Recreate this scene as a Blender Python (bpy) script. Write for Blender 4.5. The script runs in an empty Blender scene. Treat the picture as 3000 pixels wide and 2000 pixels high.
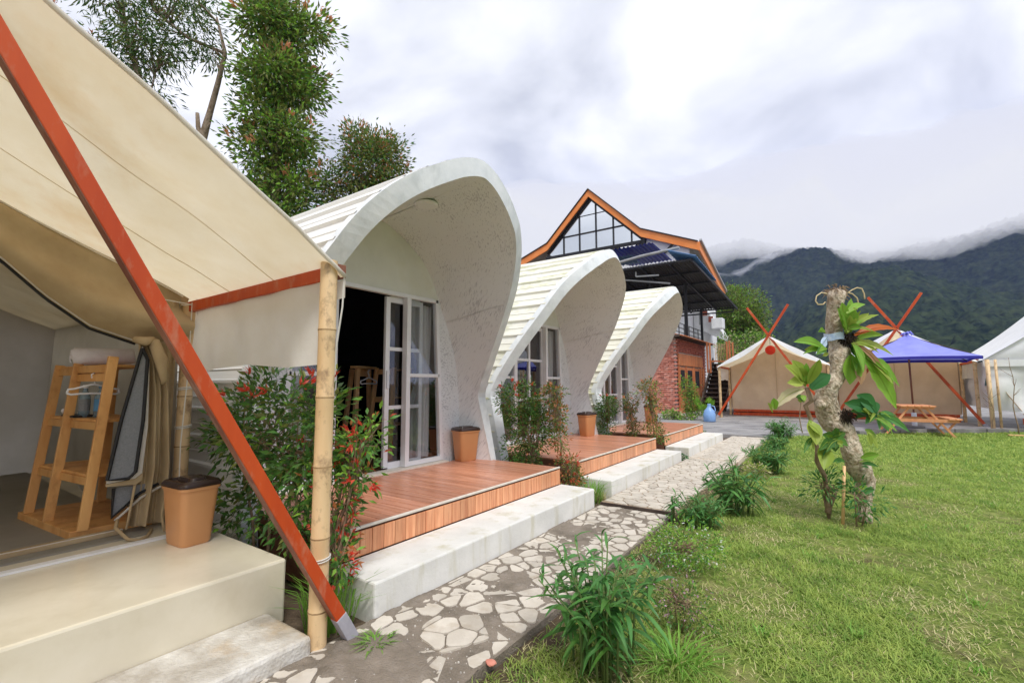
import bpy, bmesh, math, random
import numpy as np
from mathutils import Vector, Matrix
rnd = random.Random(7)
NR = np.random.RandomState(11)
sc = bpy.context.scene
COL = sc.collection
PI = math.pi

# ------------------------------------------------------------------ camera
YAW, PITCH, ROLL, FPX = .6105, .0902, -.0031, 1365.14
FW = Vector((-math.sin(YAW)*math.cos(PITCH), math.cos(YAW)*math.cos(PITCH), math.sin(PITCH)))
RT = Vector((math.cos(YAW), math.sin(YAW), 0)); UP = RT.cross(FW)
R2 = RT*math.cos(ROLL)+UP*math.sin(ROLL); U2 = -RT*math.sin(ROLL)+UP*math.cos(ROLL)
cd = bpy.data.cameras.new('camera'); cam = bpy.data.objects.new('camera', cd); COL.objects.link(cam)
cd.sensor_width = 36; cd.sensor_fit = 'HORIZONTAL'; cd.lens = FPX/3000*36
cd.clip_start = .02; cd.clip_end = 12000
mw = Matrix((R2, U2, -FW)).transposed().to_4x4(); mw.translation = (0, 0, 1.33)
cam.matrix_world = mw
sc.camera = cam

# ------------------------------------------------------------------ sky, sun, exposure
SUN_EL, SUN_AZ = math.radians(58), math.radians(128)     # azimuth clockwise from +Y
w = bpy.data.worlds.new('World'); sc.world = w; w.use_nodes = True
nt = w.node_tree; nt.nodes.clear(); N = nt.nodes.new; L = nt.links.new
out = N('ShaderNodeOutputWorld'); mix = N('ShaderNodeMixShader'); b1 = N('ShaderNodeBackground'); b2 = N('ShaderNodeBackground')
sky = N('ShaderNodeTexSky'); sky.sky_type = 'NISHITA'; sky.sun_disc = False
sky.sun_elevation = SUN_EL; sky.sun_rotation = SUN_AZ
b1.inputs['Strength'].default_value = .07; L(sky.outputs[0], b1.inputs['Color'])
tc = N('ShaderNodeTexCoord'); sep = N('ShaderNodeSeparateXYZ'); L(tc.outputs['Generated'], sep.inputs[0])
zz = N('ShaderNodeMath'); zz.operation = 'ABSOLUTE'; L(sep.outputs['Z'], zz.inputs[0])
za = N('ShaderNodeMath'); za.operation = 'ADD'; za.inputs[1].default_value = .35; L(zz.outputs[0], za.inputs[0])
dv = N('ShaderNodeVectorMath'); dv.operation = 'DIVIDE'; L(tc.outputs['Generated'], dv.inputs[0]); L(za.outputs[0], dv.inputs[1])
n1 = N('ShaderNodeTexNoise'); n1.inputs['Scale'].default_value = 2.1; n1.inputs['Detail'].default_value = 7; n1.inputs['Roughness'].default_value = .5; n1.inputs['Distortion'].default_value = .35
L(dv.outputs[0], n1.inputs['Vector'])
cr = N('ShaderNodeValToRGB'); L(n1.outputs['Fac'], cr.inputs[0])
cr.color_ramp.elements[0].position = .38; cr.color_ramp.elements[0].color = (.50, .52, .56, 1)
cr.color_ramp.elements[1].position = .60; cr.color_ramp.elements[1].color = (.90, .905, .92, 1)
e = cr.color_ramp.elements.new(.5); e.color = (.70, .715, .745, 1)
L(cr.outputs[0], b2.inputs['Color']); b2.inputs['Strength'].default_value = .62
mix.inputs[0].default_value = .94
L(b1.outputs[0], mix.inputs[1]); L(b2.outputs[0], mix.inputs[2]); L(mix.outputs[0], out.inputs['Surface'])
sl = bpy.data.lights.new('sun', 'SUN'); sl.energy = 1.3; sl.angle = math.radians(14); sl.color = (1, .975, .93)
so = bpy.data.objects.new('sun', sl); COL.objects.link(so)
sd = Vector((math.sin(SUN_AZ)*math.cos(SUN_EL), math.cos(SUN_AZ)*math.cos(SUN_EL), math.sin(SUN_EL)))
so.rotation_euler = (-sd).to_track_quat('-Z', 'Y').to_euler(); so.location = (6, -6, 14)
vs = sc.view_settings; vs.view_transform = 'Standard'; vs.look = 'None'; vs.exposure = 1.22; vs.gamma = 1; vs.use_curve_mapping = False
sc.render.engine = 'CYCLES'; sc.cycles.use_denoising = True
sc.cycles.max_bounces = 8; sc.cycles.diffuse_bounces = 4; sc.cycles.transparent_max_bounces = 24; sc.cycles.volume_bounces = 1
sc.cycles.caustics_reflective = False; sc.cycles.caustics_refractive = False

# ------------------------------------------------------------------ materials
MATS = {}
def newmat(name):
    m = bpy.data.materials.new(name); m.use_nodes = True
    t = m.node_tree; b = t.nodes['Principled BSDF']; MATS[name] = m
    return m, t, b
def pm(name, c1, c2, scale=6, rough=.7, bump=.15, stretch=(1, 1, 1), coord='Object', detail=5, lo=.35, hi=.65, rand=0, spec=.35, trans=0, stain=None, bscale=None, island=0, rot=(0, 0, 0), bdist=.01, metal=0):
    """two-tone noise material; rand = brightness change per object, island = per loose piece, stain = (colour, scale, amount, stretch)"""
    m, t, b = newmat(name); N = t.nodes.new; L = t.links.new
    tc = N('ShaderNodeTexCoord'); mp = N('ShaderNodeMapping'); mp.inputs['Scale'].default_value = stretch; mp.inputs['Rotation'].default_value = rot
    if coord == 'World':
        g = N('ShaderNodeNewGeometry'); L(g.outputs['Position'], mp.inputs['Vector'])
    else: L(tc.outputs[coord], mp.inputs['Vector'])
    n = N('ShaderNodeTexNoise'); n.inputs['Scale'].default_value = scale; n.inputs['Detail'].default_value = detail; n.inputs['Roughness'].default_value = .6
    vec = mp.outputs[0]
    if rand:
        oi = N('ShaderNodeObjectInfo'); va = N('ShaderNodeVectorMath'); va.operation = 'ADD'
        ms = N('ShaderNodeMath'); ms.operation = 'MULTIPLY'; ms.inputs[1].default_value = 37.0
        L(oi.outputs['Random'], ms.inputs[0]); L(mp.outputs[0], va.inputs[0]); L(ms.outputs[0], va.inputs[1]); vec = va.outputs[0]
    L(vec, n.inputs['Vector'])
    r = N('ShaderNodeMapRange'); r.inputs['From Min'].default_value = lo; r.inputs['From Max'].default_value = hi; L(n.outputs['Fac'], r.inputs[0])
    mx = N('ShaderNodeMix'); mx.data_type = 'RGBA'; mx.inputs['A'].default_value = (*c1, 1); mx.inputs['B'].default_value = (*c2, 1); L(r.outputs[0], mx.inputs['Factor'])
    col = mx.outputs['Result']
    if stain:
        sc_, ss, sa, st = stain
        mp2 = N('ShaderNodeMapping'); mp2.inputs['Scale'].default_value = st; L(mp.inputs['Vector'].links[0].from_socket, mp2.inputs['Vector'])
        n2 = N('ShaderNodeTexNoise'); n2.inputs['Scale'].default_value = ss; n2.inputs['Detail'].default_value = 6; n2.inputs['Roughness'].default_value = .65; L(mp2.outputs[0], n2.inputs['Vector'])
        r2 = N('ShaderNodeMapRange'); r2.inputs['From Min'].default_value = .52; r2.inputs['From Max'].default_value = .72; r2.inputs['To Max'].default_value = sa; L(n2.outputs['Fac'], r2.inputs[0])
        m2 = N('ShaderNodeMix'); m2.data_type = 'RGBA'; m2.inputs['B'].default_value = (*sc_, 1); L(r2.outputs[0], m2.inputs['Factor']); L(col, m2.inputs['A']); col = m2.outputs['Result']
    if rand or island:
        hs = N('ShaderNodeHueSaturation'); L(col, hs.inputs['Color'])
        mr = N('ShaderNodeMapRange'); a = max(rand, island); mr.inputs['To Min'].default_value = 1-a; mr.inputs['To Max'].default_value = 1+a
        if rand: L(oi.outputs['Random'], mr.inputs[0])
        else:
            g = N('ShaderNodeNewGeometry'); L(g.outputs['Random Per Island'], mr.inputs[0])
        L(mr.outputs[0], hs.inputs['Value']); col = hs.outputs[0]
    L(col, b.inputs['Base Color'])
    b.inputs['Roughness'].default_value = rough; b.inputs['Specular IOR Level'].default_value = spec; b.inputs['Metallic'].default_value = metal
    if bump:
        nb = N('ShaderNodeTexNoise'); nb.inputs['Scale'].default_value = bscale or scale*3; nb.inputs['Detail'].default_value = 6; L(vec, nb.inputs['Vector'])
        bp = N('ShaderNodeBump'); bp.inputs['Strength'].default_value = bump; bp.inputs['Distance'].default_value = bdist; L(nb.outputs['Fac'], bp.inputs['Height']); L(bp.outputs[0], b.inputs['Normal'])
    if trans:
        o = t.nodes['Material Output']; tr = N('ShaderNodeBsdfTranslucent'); L(col, tr.inputs['Color']); ms = N('ShaderNodeMixShader'); ms.inputs[0].default_value = trans
        L(b.outputs[0], ms.inputs[1]); L(tr.outputs[0], ms.inputs[2]); L(ms.outputs[0], o.inputs['Surface'])
    return m
def leafmat(name, c1, c2, tr=.35, rough=.45, coord='World', sc_=3):
    """leaf colour varies per leaf (loose piece or object)"""
    m, t, b = newmat(name); N = t.nodes.new; L = t.links.new
    g = N('ShaderNodeNewGeometry'); oi = N('ShaderNodeObjectInfo'); ad = N('ShaderNodeMath'); ad.operation = 'ADD'; L(g.outputs['Random Per Island'], ad.inputs[0]); L(oi.outputs['Random'], ad.inputs[1])
    fr = N('ShaderNodeMath'); fr.operation = 'FRACT'; L(ad.outputs[0], fr.inputs[0])
    n = N('ShaderNodeTexNoise'); n.inputs['Scale'].default_value = sc_; L(g.outputs['Position'], n.inputs['Vector'])
    av = N('ShaderNodeMath'); av.operation = 'MULTIPLY_ADD'; av.inputs[1].default_value = .6; L(fr.outputs[0], av.inputs[0])
    mr = N('ShaderNodeMapRange'); mr.inputs['From Min'].default_value = .3; mr.inputs['From Max'].default_value = .7; mr.inputs['To Max'].default_value = .5; L(n.outputs['Fac'], mr.inputs[0]); L(mr.outputs[0], av.inputs[2])
    mx = N('ShaderNodeMix'); mx.data_type = 'RGBA'; mx.inputs['A'].default_value = (*c1, 1); mx.inputs['B'].default_value = (*c2, 1); L(av.outputs[0], mx.inputs['Factor'])
    L(mx.outputs['Result'], b.inputs['Base Color']); b.inputs['Roughness'].default_value = rough; b.inputs['Specular IOR Level'].default_value = .35
    tr_ = N('ShaderNodeBsdfTranslucent'); L(mx.outputs['Result'], tr_.inputs['Color']); ms = N('ShaderNodeMixShader'); ms.inputs[0].default_value = tr
    L(b.outputs[0], ms.inputs[1]); L(tr_.outputs[0], ms.inputs[2]); L(ms.outputs[0], t.nodes['Material Output'].inputs['Surface'])
    return m
pm('canvas', (.80, .68, .46), (.86, .76, .56), 3, .85, .45, trans=.55, bscale=8, bdist=.02, stain=((.70, .46, .20), 1.6, .5, (1, 1, 1)))
pm('canvas_seam', (.66, .52, .30), (.74, .60, .38), 8, .85, .2, trans=.3)
pm('canvas_tan', (.42, .31, .175), (.52, .40, .24), 3, .85, .3, bscale=9, bdist=.03, trans=.08)
pm('canvas_wall', (.68, .51, .35), (.76, .59, .42), 2, .85, .35, bscale=2.5, bdist=.05, trans=.05)
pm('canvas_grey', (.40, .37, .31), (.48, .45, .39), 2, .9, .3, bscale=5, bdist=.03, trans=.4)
pm('canvas_white', (.82, .78, .70), (.88, .85, .79), 3, .85, .3, bscale=8, bdist=.02, trans=.45)
pm('tarp_white', (.80, .81, .82), (.88, .89, .90), 2, .55, .4, bscale=3, bdist=.05, trans=.1)
pm('mesh_grey', (.20, .21, .225), (.26, .27, .285), 120, .8, .2)
pm('black_trim', (.012, .012, .013), (.02, .02, .02), 10, .6, 0)
pm('wood_red', (.46, .052, .010), (.58, .085, .016), 4, .45, .12, stretch=(1, 1, .08), stain=((.50, .27, .17), 16, .55, (1, 1, .35)), rand=.06)
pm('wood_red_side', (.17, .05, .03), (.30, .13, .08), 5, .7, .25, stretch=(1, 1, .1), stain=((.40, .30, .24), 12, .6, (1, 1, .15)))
pm('grey_paint', (.34, .32, .36), (.44, .42, .46), 8, .7, .2)
pm('bamboo', (.64, .43, .22), (.75, .55, .32), 2.2, .45, .12, stretch=(3, 3, .6), stain=((.20, .12, .07), 11, 1.0, (1.0, 1.0, .7)), rand=.1)
pm('bamboo_node', (.22, .13, .06), (.42, .28, .14), 14, .7, .2)
pm('pine', (.64, .31, .10), (.76, .43, .16), 3, .5, .12, stretch=(3, 3, .5), stain=((.30, .10, .02), 8, .5, (1, 1, .6)), rand=.08)
pm('pine_pale_lit', (.74, .44, .20), (.84, .54, .27), 3, .5, .12, stretch=(3, 3, .5), rand=.08)  # pale stake and plank; in the cabin its lightness stands in for light
pm('pine_table', (.66, .27, .12), (.78, .38, .19), 3, .5, .1, stretch=(2, 2, .8), rand=.1)
pm('bin_tan', (.60, .29, .125), (.64, .315, .14), 3, .38, .03, spec=.4)
pm('bin_lid', (.035, .018, .014), (.05, .027, .02), 5, .25, .04, spec=.5)
pm('tile_cream', (.66, .60, .46), (.73, .67, .54), 2.2, .22, .04, detail=8, spec=.45, stain=((.48, .40, .26), 3, .3, (1, 1, 1)))
pm('concrete_rough', (.42, .38, .32), (.70, .68, .63), 5, .9, .7, detail=10, bscale=60, bdist=.012, stain=((.48, .31, .13), 2.2, .75, (1, 1, 1)))
pm('concrete_step', (.66, .65, .61), (.78, .77, .73), 3, .85, .3, detail=9, bscale=40, bdist=.006, stain=((.46, .42, .24), 1.8, .75, (2.5, 2.5, .35)))
pm('concrete_dark', (.12, .115, .105), (.27, .26, .25), 2, .9, .5, detail=9, bscale=30)
pm('paint_white', (.76, .77, .78), (.83, .84, .85), 4, .45, .06, stain=((.55, .58, .57), 5, .35, (1, 1, .5)))
pm('frame_white', (.80, .81, .83), (.86, .87, .89), 4, .35, .02)
pm('wall_cream', (.70, .71, .64), (.78, .79, .72), 2, .55, .05, stain=((.62, .62, .46), 1.5, .5, (1, 1, 1)))
pm('trim_white', (.70, .73, .75), (.82, .84, .85), 6, .5, .25, detail=9, bscale=14, stain=((.45, .48, .48), 5, .5, (1, 1, .6)))
pm('roof_clean', (.82, .81, .77), (.87, .87, .85), 3, .4, .05, stretch=(.3, 1, 1), rand=.03)
pm('roof_algae', (.78, .76, .64), (.86, .85, .78), 2.5, .45, .08, stretch=(.4, 1, 1), stain=((.42, .43, .13), 2.6, .62, (1, 2.2, 2.2)), rand=.04)
pm('plank', (.50, .20, .115), (.70, .34, .215), 3.5, .3, .1, stretch=(.5, 8, 8), rand=.18, spec=.4, stain=((.26, .08, .04), 5, .55, (.4, 9, 9)))
pm('plank_riser', (.60, .24, .115), (.76, .38, .20), 3.5, .4, .12, stretch=(6, 8, .6), rand=.2, spec=.35, stain=((.36, .115, .05), 6, .6, (6, 9, .5)))
pm('deck_core', (.16, .07, .04), (.22, .10, .06), 10, .9, .2)
pm('grout', (.64, .57, .48), (.74, .68, .60), 10, .8, .2)
pm('interior_shade', (.012, .012, .018), (.02, .02, .028), 3, .8, 0)  # near-black colour stands in for the darkness of an unlit room
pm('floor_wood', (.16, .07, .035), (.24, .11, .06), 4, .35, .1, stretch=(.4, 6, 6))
pm('curtain', (.72, .70, .69), (.82, .80, .79), 3, .9, .1, stretch=(1, 4, .3))
pm('towel', (.74, .70, .74), (.82, .79, .82), 20, .95, .4)
pm('plastic_white', (.75, .77, .82), (.8, .82, .86), 4, .3, 0)
pm('wire', (.62, .60, .54), (.7, .68, .62), 9, .5, 0)
pm('stone', (.48, .43, .36), (.63, .575, .495), 4, .85, .5, coord='World', detail=9, bscale=45, bdist=.006, rand=.1, stain=((.38, .30, .21), 7, .6, (1, 1, 1)))
pm('mud', (.18, .15, .115), (.30, .25, .20), 5, .9, .9, coord='World', detail=10, bscale=90, bdist=.015, stain=((.33, .29, .25), 16, .55, (1, 1, 1)))
pm('joint', (.30, .21, .14), (.46, .35, .25), 6, .9, .5, coord='World', detail=9, bscale=60, bdist=.006)
pm('slab', (.62, .50, .38), (.76, .66, .54), 4, .85, .5, coord='World', detail=9, bscale=60, bdist=.006, stain=((.42, .31, .21), 4, .5, (1, 1, 1)))
pm('pebble', (.40, .37, .33), (.66, .62, .56), 8, .85, .2, coord='World', island=.3)
pm('asphalt', (.20, .195, .20), (.33, .32, .32), 1.3, .9, .4, coord='World', detail=9, bscale=30, stain=((.52, .50, .48), 2.2, .6, (.5, 2.5, 1)))
pm('soil', (.09, .062, .04), (.17, .125, .085), 5, .95, .9, coord='World', detail=9, bscale=40, bdist=.02)
pm('brick', (.46, .13, .085), (.68, .30, .23), 5, .85, .4, coord='World', rand=.22, stain=((.70, .58, .52), 6, .5, (1, 1, 1)))
pm('mortar', (.55, .46, .42), (.72, .65, .62), 7, .9, .4)
pm('brick_dark', (.30, .075, .045), (.46, .15, .10), 9, .85, .4, coord='World', island=.25)
pm('wood_house', (.44, .14, .055), (.58, .23, .10), 4, .6, .2, stretch=(3, 3, .5), rand=.12)
pm('wood_dark', (.05, .035, .028), (.09, .065, .05), 4, .7, .2, rand=.15)
pm('steel_dark', (.012, .012, .015), (.025, .025, .03), 4, .45, 0, rand=.1)
pm('steel_grey', (.30, .31, .32), (.40, .41, .42), 4, .5, 0)
pm('sheet_dark', (.022, .022, .026), (.04, .04, .046), 3, .55, .1)
pm('sheet_blue', (.035, .05, .48), (.06, .09, .62), 3, .4, .05)
pm('sheet_lightblue', (.10, .24, .52), (.16, .32, .62), 3, .4, .05)
pm('orange_paint', (.80, .24, .055), (.88, .30, .08), 2, .4, .05)
pm('rooftop', (.30, .29, .27), (.42, .40, .37), 3, .6, .1)
pm('umbrella_blue', (.26, .28, .80), (.33, .36, .88), 3, .8, .15, trans=.22, bscale=7, bdist=.02)
pm('umbrella_edge', (.035, .03, .33), (.05, .045, .40), 3, .8, .1, trans=.1)
pm('lantern', (.90, .06, .02), (.95, .10, .04), 4, .5, 0, trans=.35)
pm('jug_blue', (.20, .36, .66), (.26, .43, .74), 4, .35, .05)
pm('rag_blue', (.42, .56, .78), (.66, .76, .90), 26, .9, .3)
pm('trunk', (.16, .115, .075), (.36, .29, .215), 10, .9, .9, detail=9, stretch=(1, 1, .5), bscale=22, bdist=.03, rand=.1)
pm('bark', (.34, .25, .16), (.74, .64, .50), 24, .9, 1.0, detail=10, stretch=(1, 1, .8), bscale=34, bdist=.04, stain=((.14, .10, .065), 15, 1.0, (1, 1, .6)))
pm('stem', (.20, .13, .08), (.34, .25, .16), 8, .85, .4)
pm('stem_green', (.10, .16, .045), (.17, .22, .075), 8, .7, .2)
pm('straw', (.52, .40, .22), (.66, .54, .33), 6, .9, 0)
pm('fibre', (.022, .014, .01), (.05, .033, .022), 20, .95, .8)
leafmat('leaf_dark', (0.0308, 0.077, 0.0168), (0.098, 0.189, 0.042))
leafmat('leaf_olive', (.085, .125, .024), (.26, .29, .075))
leafmat('leaf_mid', (0.049, 0.14, 0.028), (0.126, 0.294, 0.056))
leafmat('leaf_fresh', (0.14, 0.336, 0.0308), (0.308, 0.532, 0.07))
leafmat('leaf_lime', (.26, .38, .045), (.42, .50, .10))
leafmat('leaf_deep', (0.0308, 0.14, 0.0392), (0.07, 0.238, 0.063), .25, .38)
leafmat('leaf_lance', (0.056, 0.189, 0.049), (0.14, 0.35, 0.084), .3, .4)
leafmat('leaf_red', (.70, .045, .03), (.90, .15, .09), .4)
leafmat('leaf_pinkish', (0.588, 0.224, 0.098), (0.84, 0.42, 0.224), .35)
leafmat('leaf_rust', (0.308, 0.098, 0.035), (0.56, 0.21, 0.07), .3)
leafmat('leaf_orange', (.62, .20, .02), (.50, .10, .015), .3)
leafmat('leaf_dry', (0.28, 0.14, 0.063), (0.476, 0.294, 0.154), .2)
leafmat('leaf_pale', (.50, .50, .25), (.62, .52, .34), .3)
leafmat('petal_white', (.72, .74, .66), (.80, .82, .76), .3)
leafmat('petal_pink', (.55, .30, .42), (.66, .44, .55), .3)
leafmat('grass', (.10, .25, .028), (.54, .64, .16), .45, .6, sc_=4.5)
leafmat('grass_dry', (.50, .44, .20), (.74, .66, .38), .2, .8, sc_=2)
leafmat('grass_tall', (0.14, 0.336, 0.042), (0.28, 0.504, 0.084), .35, .5)
def emat(name, c, s):
    m, t, b = newmat(name); b.inputs['Base Color'].default_value = (*c, 1); return m
# lining: pale panel printed with slanting grey marble dashes
m, t, b = newmat('lining'); N = t.nodes.new; L = t.links.new
tc = N('ShaderNodeTexCoord'); mp = N('ShaderNodeMapping'); mp.inputs['Rotation'].default_value = (0, math.radians(-38), 0); L(tc.outputs['Object'], mp.inputs[0])
mp2 = N('ShaderNodeMapping'); mp2.inputs['Scale'].default_value = (75, 30, 7); L(mp.outputs[0], mp2.inputs[0])
n = N('ShaderNodeTexNoise'); n.inputs['Scale'].default_value = 1.3; n.inputs['Detail'].default_value = 1.5; L(mp2.outputs[0], n.inputs[0])
nn = N('ShaderNodeTexNoise'); nn.inputs['Scale'].default_value = 2.2; nn.inputs['Detail'].default_value = 2; L(tc.outputs['Object'], nn.inputs[0])
ad = N('ShaderNodeMath'); ad.operation = 'MULTIPLY_ADD'; ad.inputs[1].default_value = .55; L(nn.outputs[0], ad.inputs[0]); L(n.outputs[0], ad.inputs[2])
r = N('ShaderNodeMapRange'); r.inputs['From Min'].default_value = .845; r.inputs['From Max'].default_value = .98; r.inputs['To Max'].default_value = .58; L(ad.outputs[0], r.inputs[0])
n3 = N('ShaderNodeTexNoise'); n3.inputs['Scale'].default_value = 1.2; L(tc.outputs['Object'], n3.inputs[0])
mx0 = N('ShaderNodeMix'); mx0.data_type = 'RGBA'; mx0.inputs['A'].default_value = (.74, .76, .77, 1); mx0.inputs['B'].default_value = (.81, .83, .85, 1); L(n3.outputs[0], mx0.inputs['Factor'])
mx = N('ShaderNodeMix'); mx.data_type = 'RGBA'; mx.inputs['B'].default_value = (.36, .37, .40, 1); L(mx0.outputs['Result'], mx.inputs['A']); L(r.outputs[0], mx.inputs['Factor']); L(mx.outputs['Result'], b.inputs['Base Color']); b.inputs['Roughness'].default_value = .42
# window glass
m, t, b = newmat('glass'); N = t.nodes.new; L = t.links.new
fr = N('ShaderNodeFresnel'); fr.inputs['IOR'].default_value = 1.5
ma = N('ShaderNodeMath'); ma.operation = 'MULTIPLY_ADD'; ma.inputs[1].default_value = 1.5; ma.inputs[2].default_value = .05; L(fr.outputs[0], ma.inputs[0])
gb = N('ShaderNodeNewGeometry'); iv = N('ShaderNodeMath'); iv.operation = 'SUBTRACT'; iv.inputs[0].default_value = 1; L(gb.outputs['Backfacing'], iv.inputs[1]); mm = N('ShaderNodeMath'); mm.operation = 'MULTIPLY'; L(ma.outputs[0], mm.inputs[0]); L(iv.outputs[0], mm.inputs[1]); ma = mm
tr = N('ShaderNodeBsdfTransparent'); tr.inputs[0].default_value = (.88, .90, .91, 1); gl = N('ShaderNodeBsdfGlossy'); gl.inputs['Roughness'].default_value = .015; gl.inputs['Color'].default_value = (.95, .96, 1, 1)
ms = N('ShaderNodeMixShader'); L(ma.outputs[0], ms.inputs[0]); L(tr.outputs[0], ms.inputs[1]); L(gl.outputs[0], ms.inputs[2]); L(ms.outputs[0], t.nodes['Material Output'].inputs['Surface'])
# mirror-like gable glazing
m, t, b = newmat('glass_mirror'); b.inputs['Base Color'].default_value = (.82, .85, .88, 1); b.inputs['Metallic'].default_value = .9; b.inputs['Roughness'].default_value = .06
# clear plastic bottles
m, t, b = newmat('bottle_plastic'); N = t.nodes.new; L = t.links.new
b.inputs['Base Color'].default_value = (.30, .42, .50, 1); b.inputs['Roughness'].default_value = .12; b.inputs['Specular IOR Level'].default_value = .6
tr = N('ShaderNodeBsdfTransparent'); tr.inputs[0].default_value = (.8, .9, .95, 1); ms = N('ShaderNodeMixShader'); ms.inputs[0].default_value = .45; L(tr.outputs[0], ms.inputs[1]); L(b.outputs[0], ms.inputs[2]); L(ms.outputs[0], t.nodes['Material Output'].inputs['Surface'])
pm('bottle_label', (.07, .22, .42), (.12, .32, .55), 6, .4, 0)
# lawn soil: grass thatch with straw and bare patches
m, t, b = newmat('lawn'); N = t.nodes.new; L = t.links.new
g = N('ShaderNodeNewGeometry')
def nz(s, d=6): 
    n = N('ShaderNodeTexNoise'); n.inputs['Scale'].default_value = s; n.inputs['Detail'].default_value = d; n.inputs['Roughness'].default_value = .65; L(g.outputs['Position'], n.inputs[0]); return n.outputs['Fac']
def mixc(a, bb, fac, lo, hi, ta=1):
    r = N('ShaderNodeMapRange'); r.inputs['From Min'].default_value = lo; r.inputs['From Max'].default_value = hi; r.inputs['To Max'].default_value = ta; L(fac, r.inputs[0])
    x = N('ShaderNodeMix'); x.data_type = 'RGBA'; L(r.outputs[0], x.inputs['Factor'])
    for k, v in (('A', a), ('B', bb)):
        if isinstance(v, tuple): x.inputs[k].default_value = (*v, 1)
        else: L(v, x.inputs[k])
    return x.outputs['Result']
c = mixc((.10, .16, .028), (.26, .32, .075), nz(18), .35, .65)
c = mixc(c, (.40, .34, .165), nz(3.3), .5, .72, .75)
c = mixc(c, (.16, .115, .07), nz(1.7, 8), .56, .70, .9)
sx = N('ShaderNodeSeparateXYZ'); L(g.outputs['Position'], sx.inputs[0]); nx_ = N('ShaderNodeMath'); nx_.operation = 'MULTIPLY_ADD'; nx_.inputs[1].default_value = .9; L(nz(4.5, 6), nx_.inputs[0]); L(sx.outputs['X'], nx_.inputs[2])
c = mixc((.13, .095, .062), c, nx_.outputs[0], -.92, -.62)
L(c, b.inputs['Base Color']); b.inputs['Roughness'].default_value = .95; b.inputs['Specular IOR Level'].default_value = .1
bp = N('ShaderNodeBump'); bp.inputs['Strength'].default_value = 1; bp.inputs['Distance'].default_value = .03; L(nz(45, 8), bp.inputs['Height']); L(bp.outputs[0], b.inputs['Normal'])
# forest on the mountain
m, t, b = newmat('forest'); N = t.nodes.new; L = t.links.new
g = N('ShaderNodeNewGeometry')
c = mixc((.006, .014, .010), (.036, .054, .026), nz(.16, 5), .36, .64)
c = mixc(c, (.062, .080, .034), nz(.05, 6), .50, .70, .6)
c = mixc(c, (.075, .068, .048), nz(.04, 5), .66, .76, .5)
L(c, b.inputs['Base Color']); b.inputs['Roughness'].default_value = 1; b.inputs['Specular IOR Level'].default_value = 0

# ------------------------------------------------------------------ mesh helpers
ORG = {}
class MB:
    """collects polygons; build() links them as one mesh object"""
    def __init__(s): s.v = []; s.f = []
    def add(s, v, f):
        o = len(s.v); s.v += [tuple(p) for p in v]; s.f += [tuple(o+i for i in q) for q in f]; return s
    def box(s, c, d, rz=0, M=None):
        x, y, z = d[0]/2, d[1]/2, d[2]/2
        v = [Vector((a*x, b_*y, c_*z)) for c_ in (-1, 1) for b_ in (-1, 1) for a in (-1, 1)]
        R = M if M is not None else Matrix.Rotation(rz, 3, 'Z')
        v = [R @ p + Vector(c) for p in v]
        return s.add(v, [(0, 2, 3, 1), (4, 5, 7, 6), (0, 1, 5, 4), (2, 6, 7, 3), (0, 4, 6, 2), (1, 3, 7, 5)])
    def bar(s, a, b_, wx, wz, up=(0, 0, 1)):
        a, b_ = Vector(a), Vector(b_); d = (b_-a); l = d.length; d.normalize(); u = Vector(up)
        x = d.cross(u)
        if x.length < 1e-4: x = d.cross(Vector((1, 0, 0)))
        x.normalize(); y = x.cross(d)
        M = Matrix((x, d, y)).transposed()
        return s.box((a+b_)/2, (wx, l, wz), M=M)
    def tube(s, pts, r, n=8, cap=True):
        pts = [Vector(p) for p in pts]; k = len(pts)
        if not hasattr(r, '__len__'): r = [r]*k
        rings = []; px = None
        for i in range(k):
            d = (pts[min(i+1, k-1)]-pts[max(i-1, 0)]).normalized()
            if px is None:
                px = d.cross(Vector((0, 0, 1)))
                if px.length < 1e-3: px = d.cross(Vector((1, 0, 0)))
            else: px = px-d*px.dot(d)
            px.normalize(); py = d.cross(px)
            rings.append([pts[i]+(px*math.cos(2*PI*j/n)+py*math.sin(2*PI*j/n))*r[i] for j in range(n)])
        v = [p for q in rings for p in q]; f = []
        for i in range(k-1):
            for j in range(n):
                f.append((i*n+j, i*n+(j+1) % n, (i+1)*n+(j+1) % n, (i+1)*n+j))
        if cap: f += [tuple(range(n))[::-1], tuple((k-1)*n+j for j in range(n))]
        return s.add(v, f)
    def grid(s, fn, nu, nv):
        v = [fn(i/nu, j/nv) for j in range(nv+1) for i in range(nu+1)]
        return s.add(v, [(j*(nu+1)+i, j*(nu+1)+i+1, (j+1)*(nu+1)+i+1, (j+1)*(nu+1)+i) for j in range(nv) for i in range(nu)])
    def prism(s, poly, z0, z1, inset=0):
        """polygon in XY extruded in z"""
        n = len(poly); v = [(x, y, z0) for x, y in poly]+[(x, y, z1) for x, y in poly]
        return s.add(v, [tuple(range(n))[::-1], tuple(range(n, 2*n))]+[(i, (i+1) % n, n+(i+1) % n, n+i) for i in range(n)])
    def build(s, name, mat, parent=None, smooth=False, bevel=0, kind=None, world=True):
        o_ = Vector((0, 0, 0)); R = None
        if parent is not None and world: o_, R = ORG.get(parent.name, (o_, None))
        v = [Vector(p)-o_ for p in s.v]
        if R is not None: v = [R @ p for p in v]
        me = bpy.data.meshes.new(name); me.from_pydata([tuple(p) for p in v], [], s.f); me.update()
        return link(name, me, mat, parent, smooth, bevel, kind)
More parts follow.
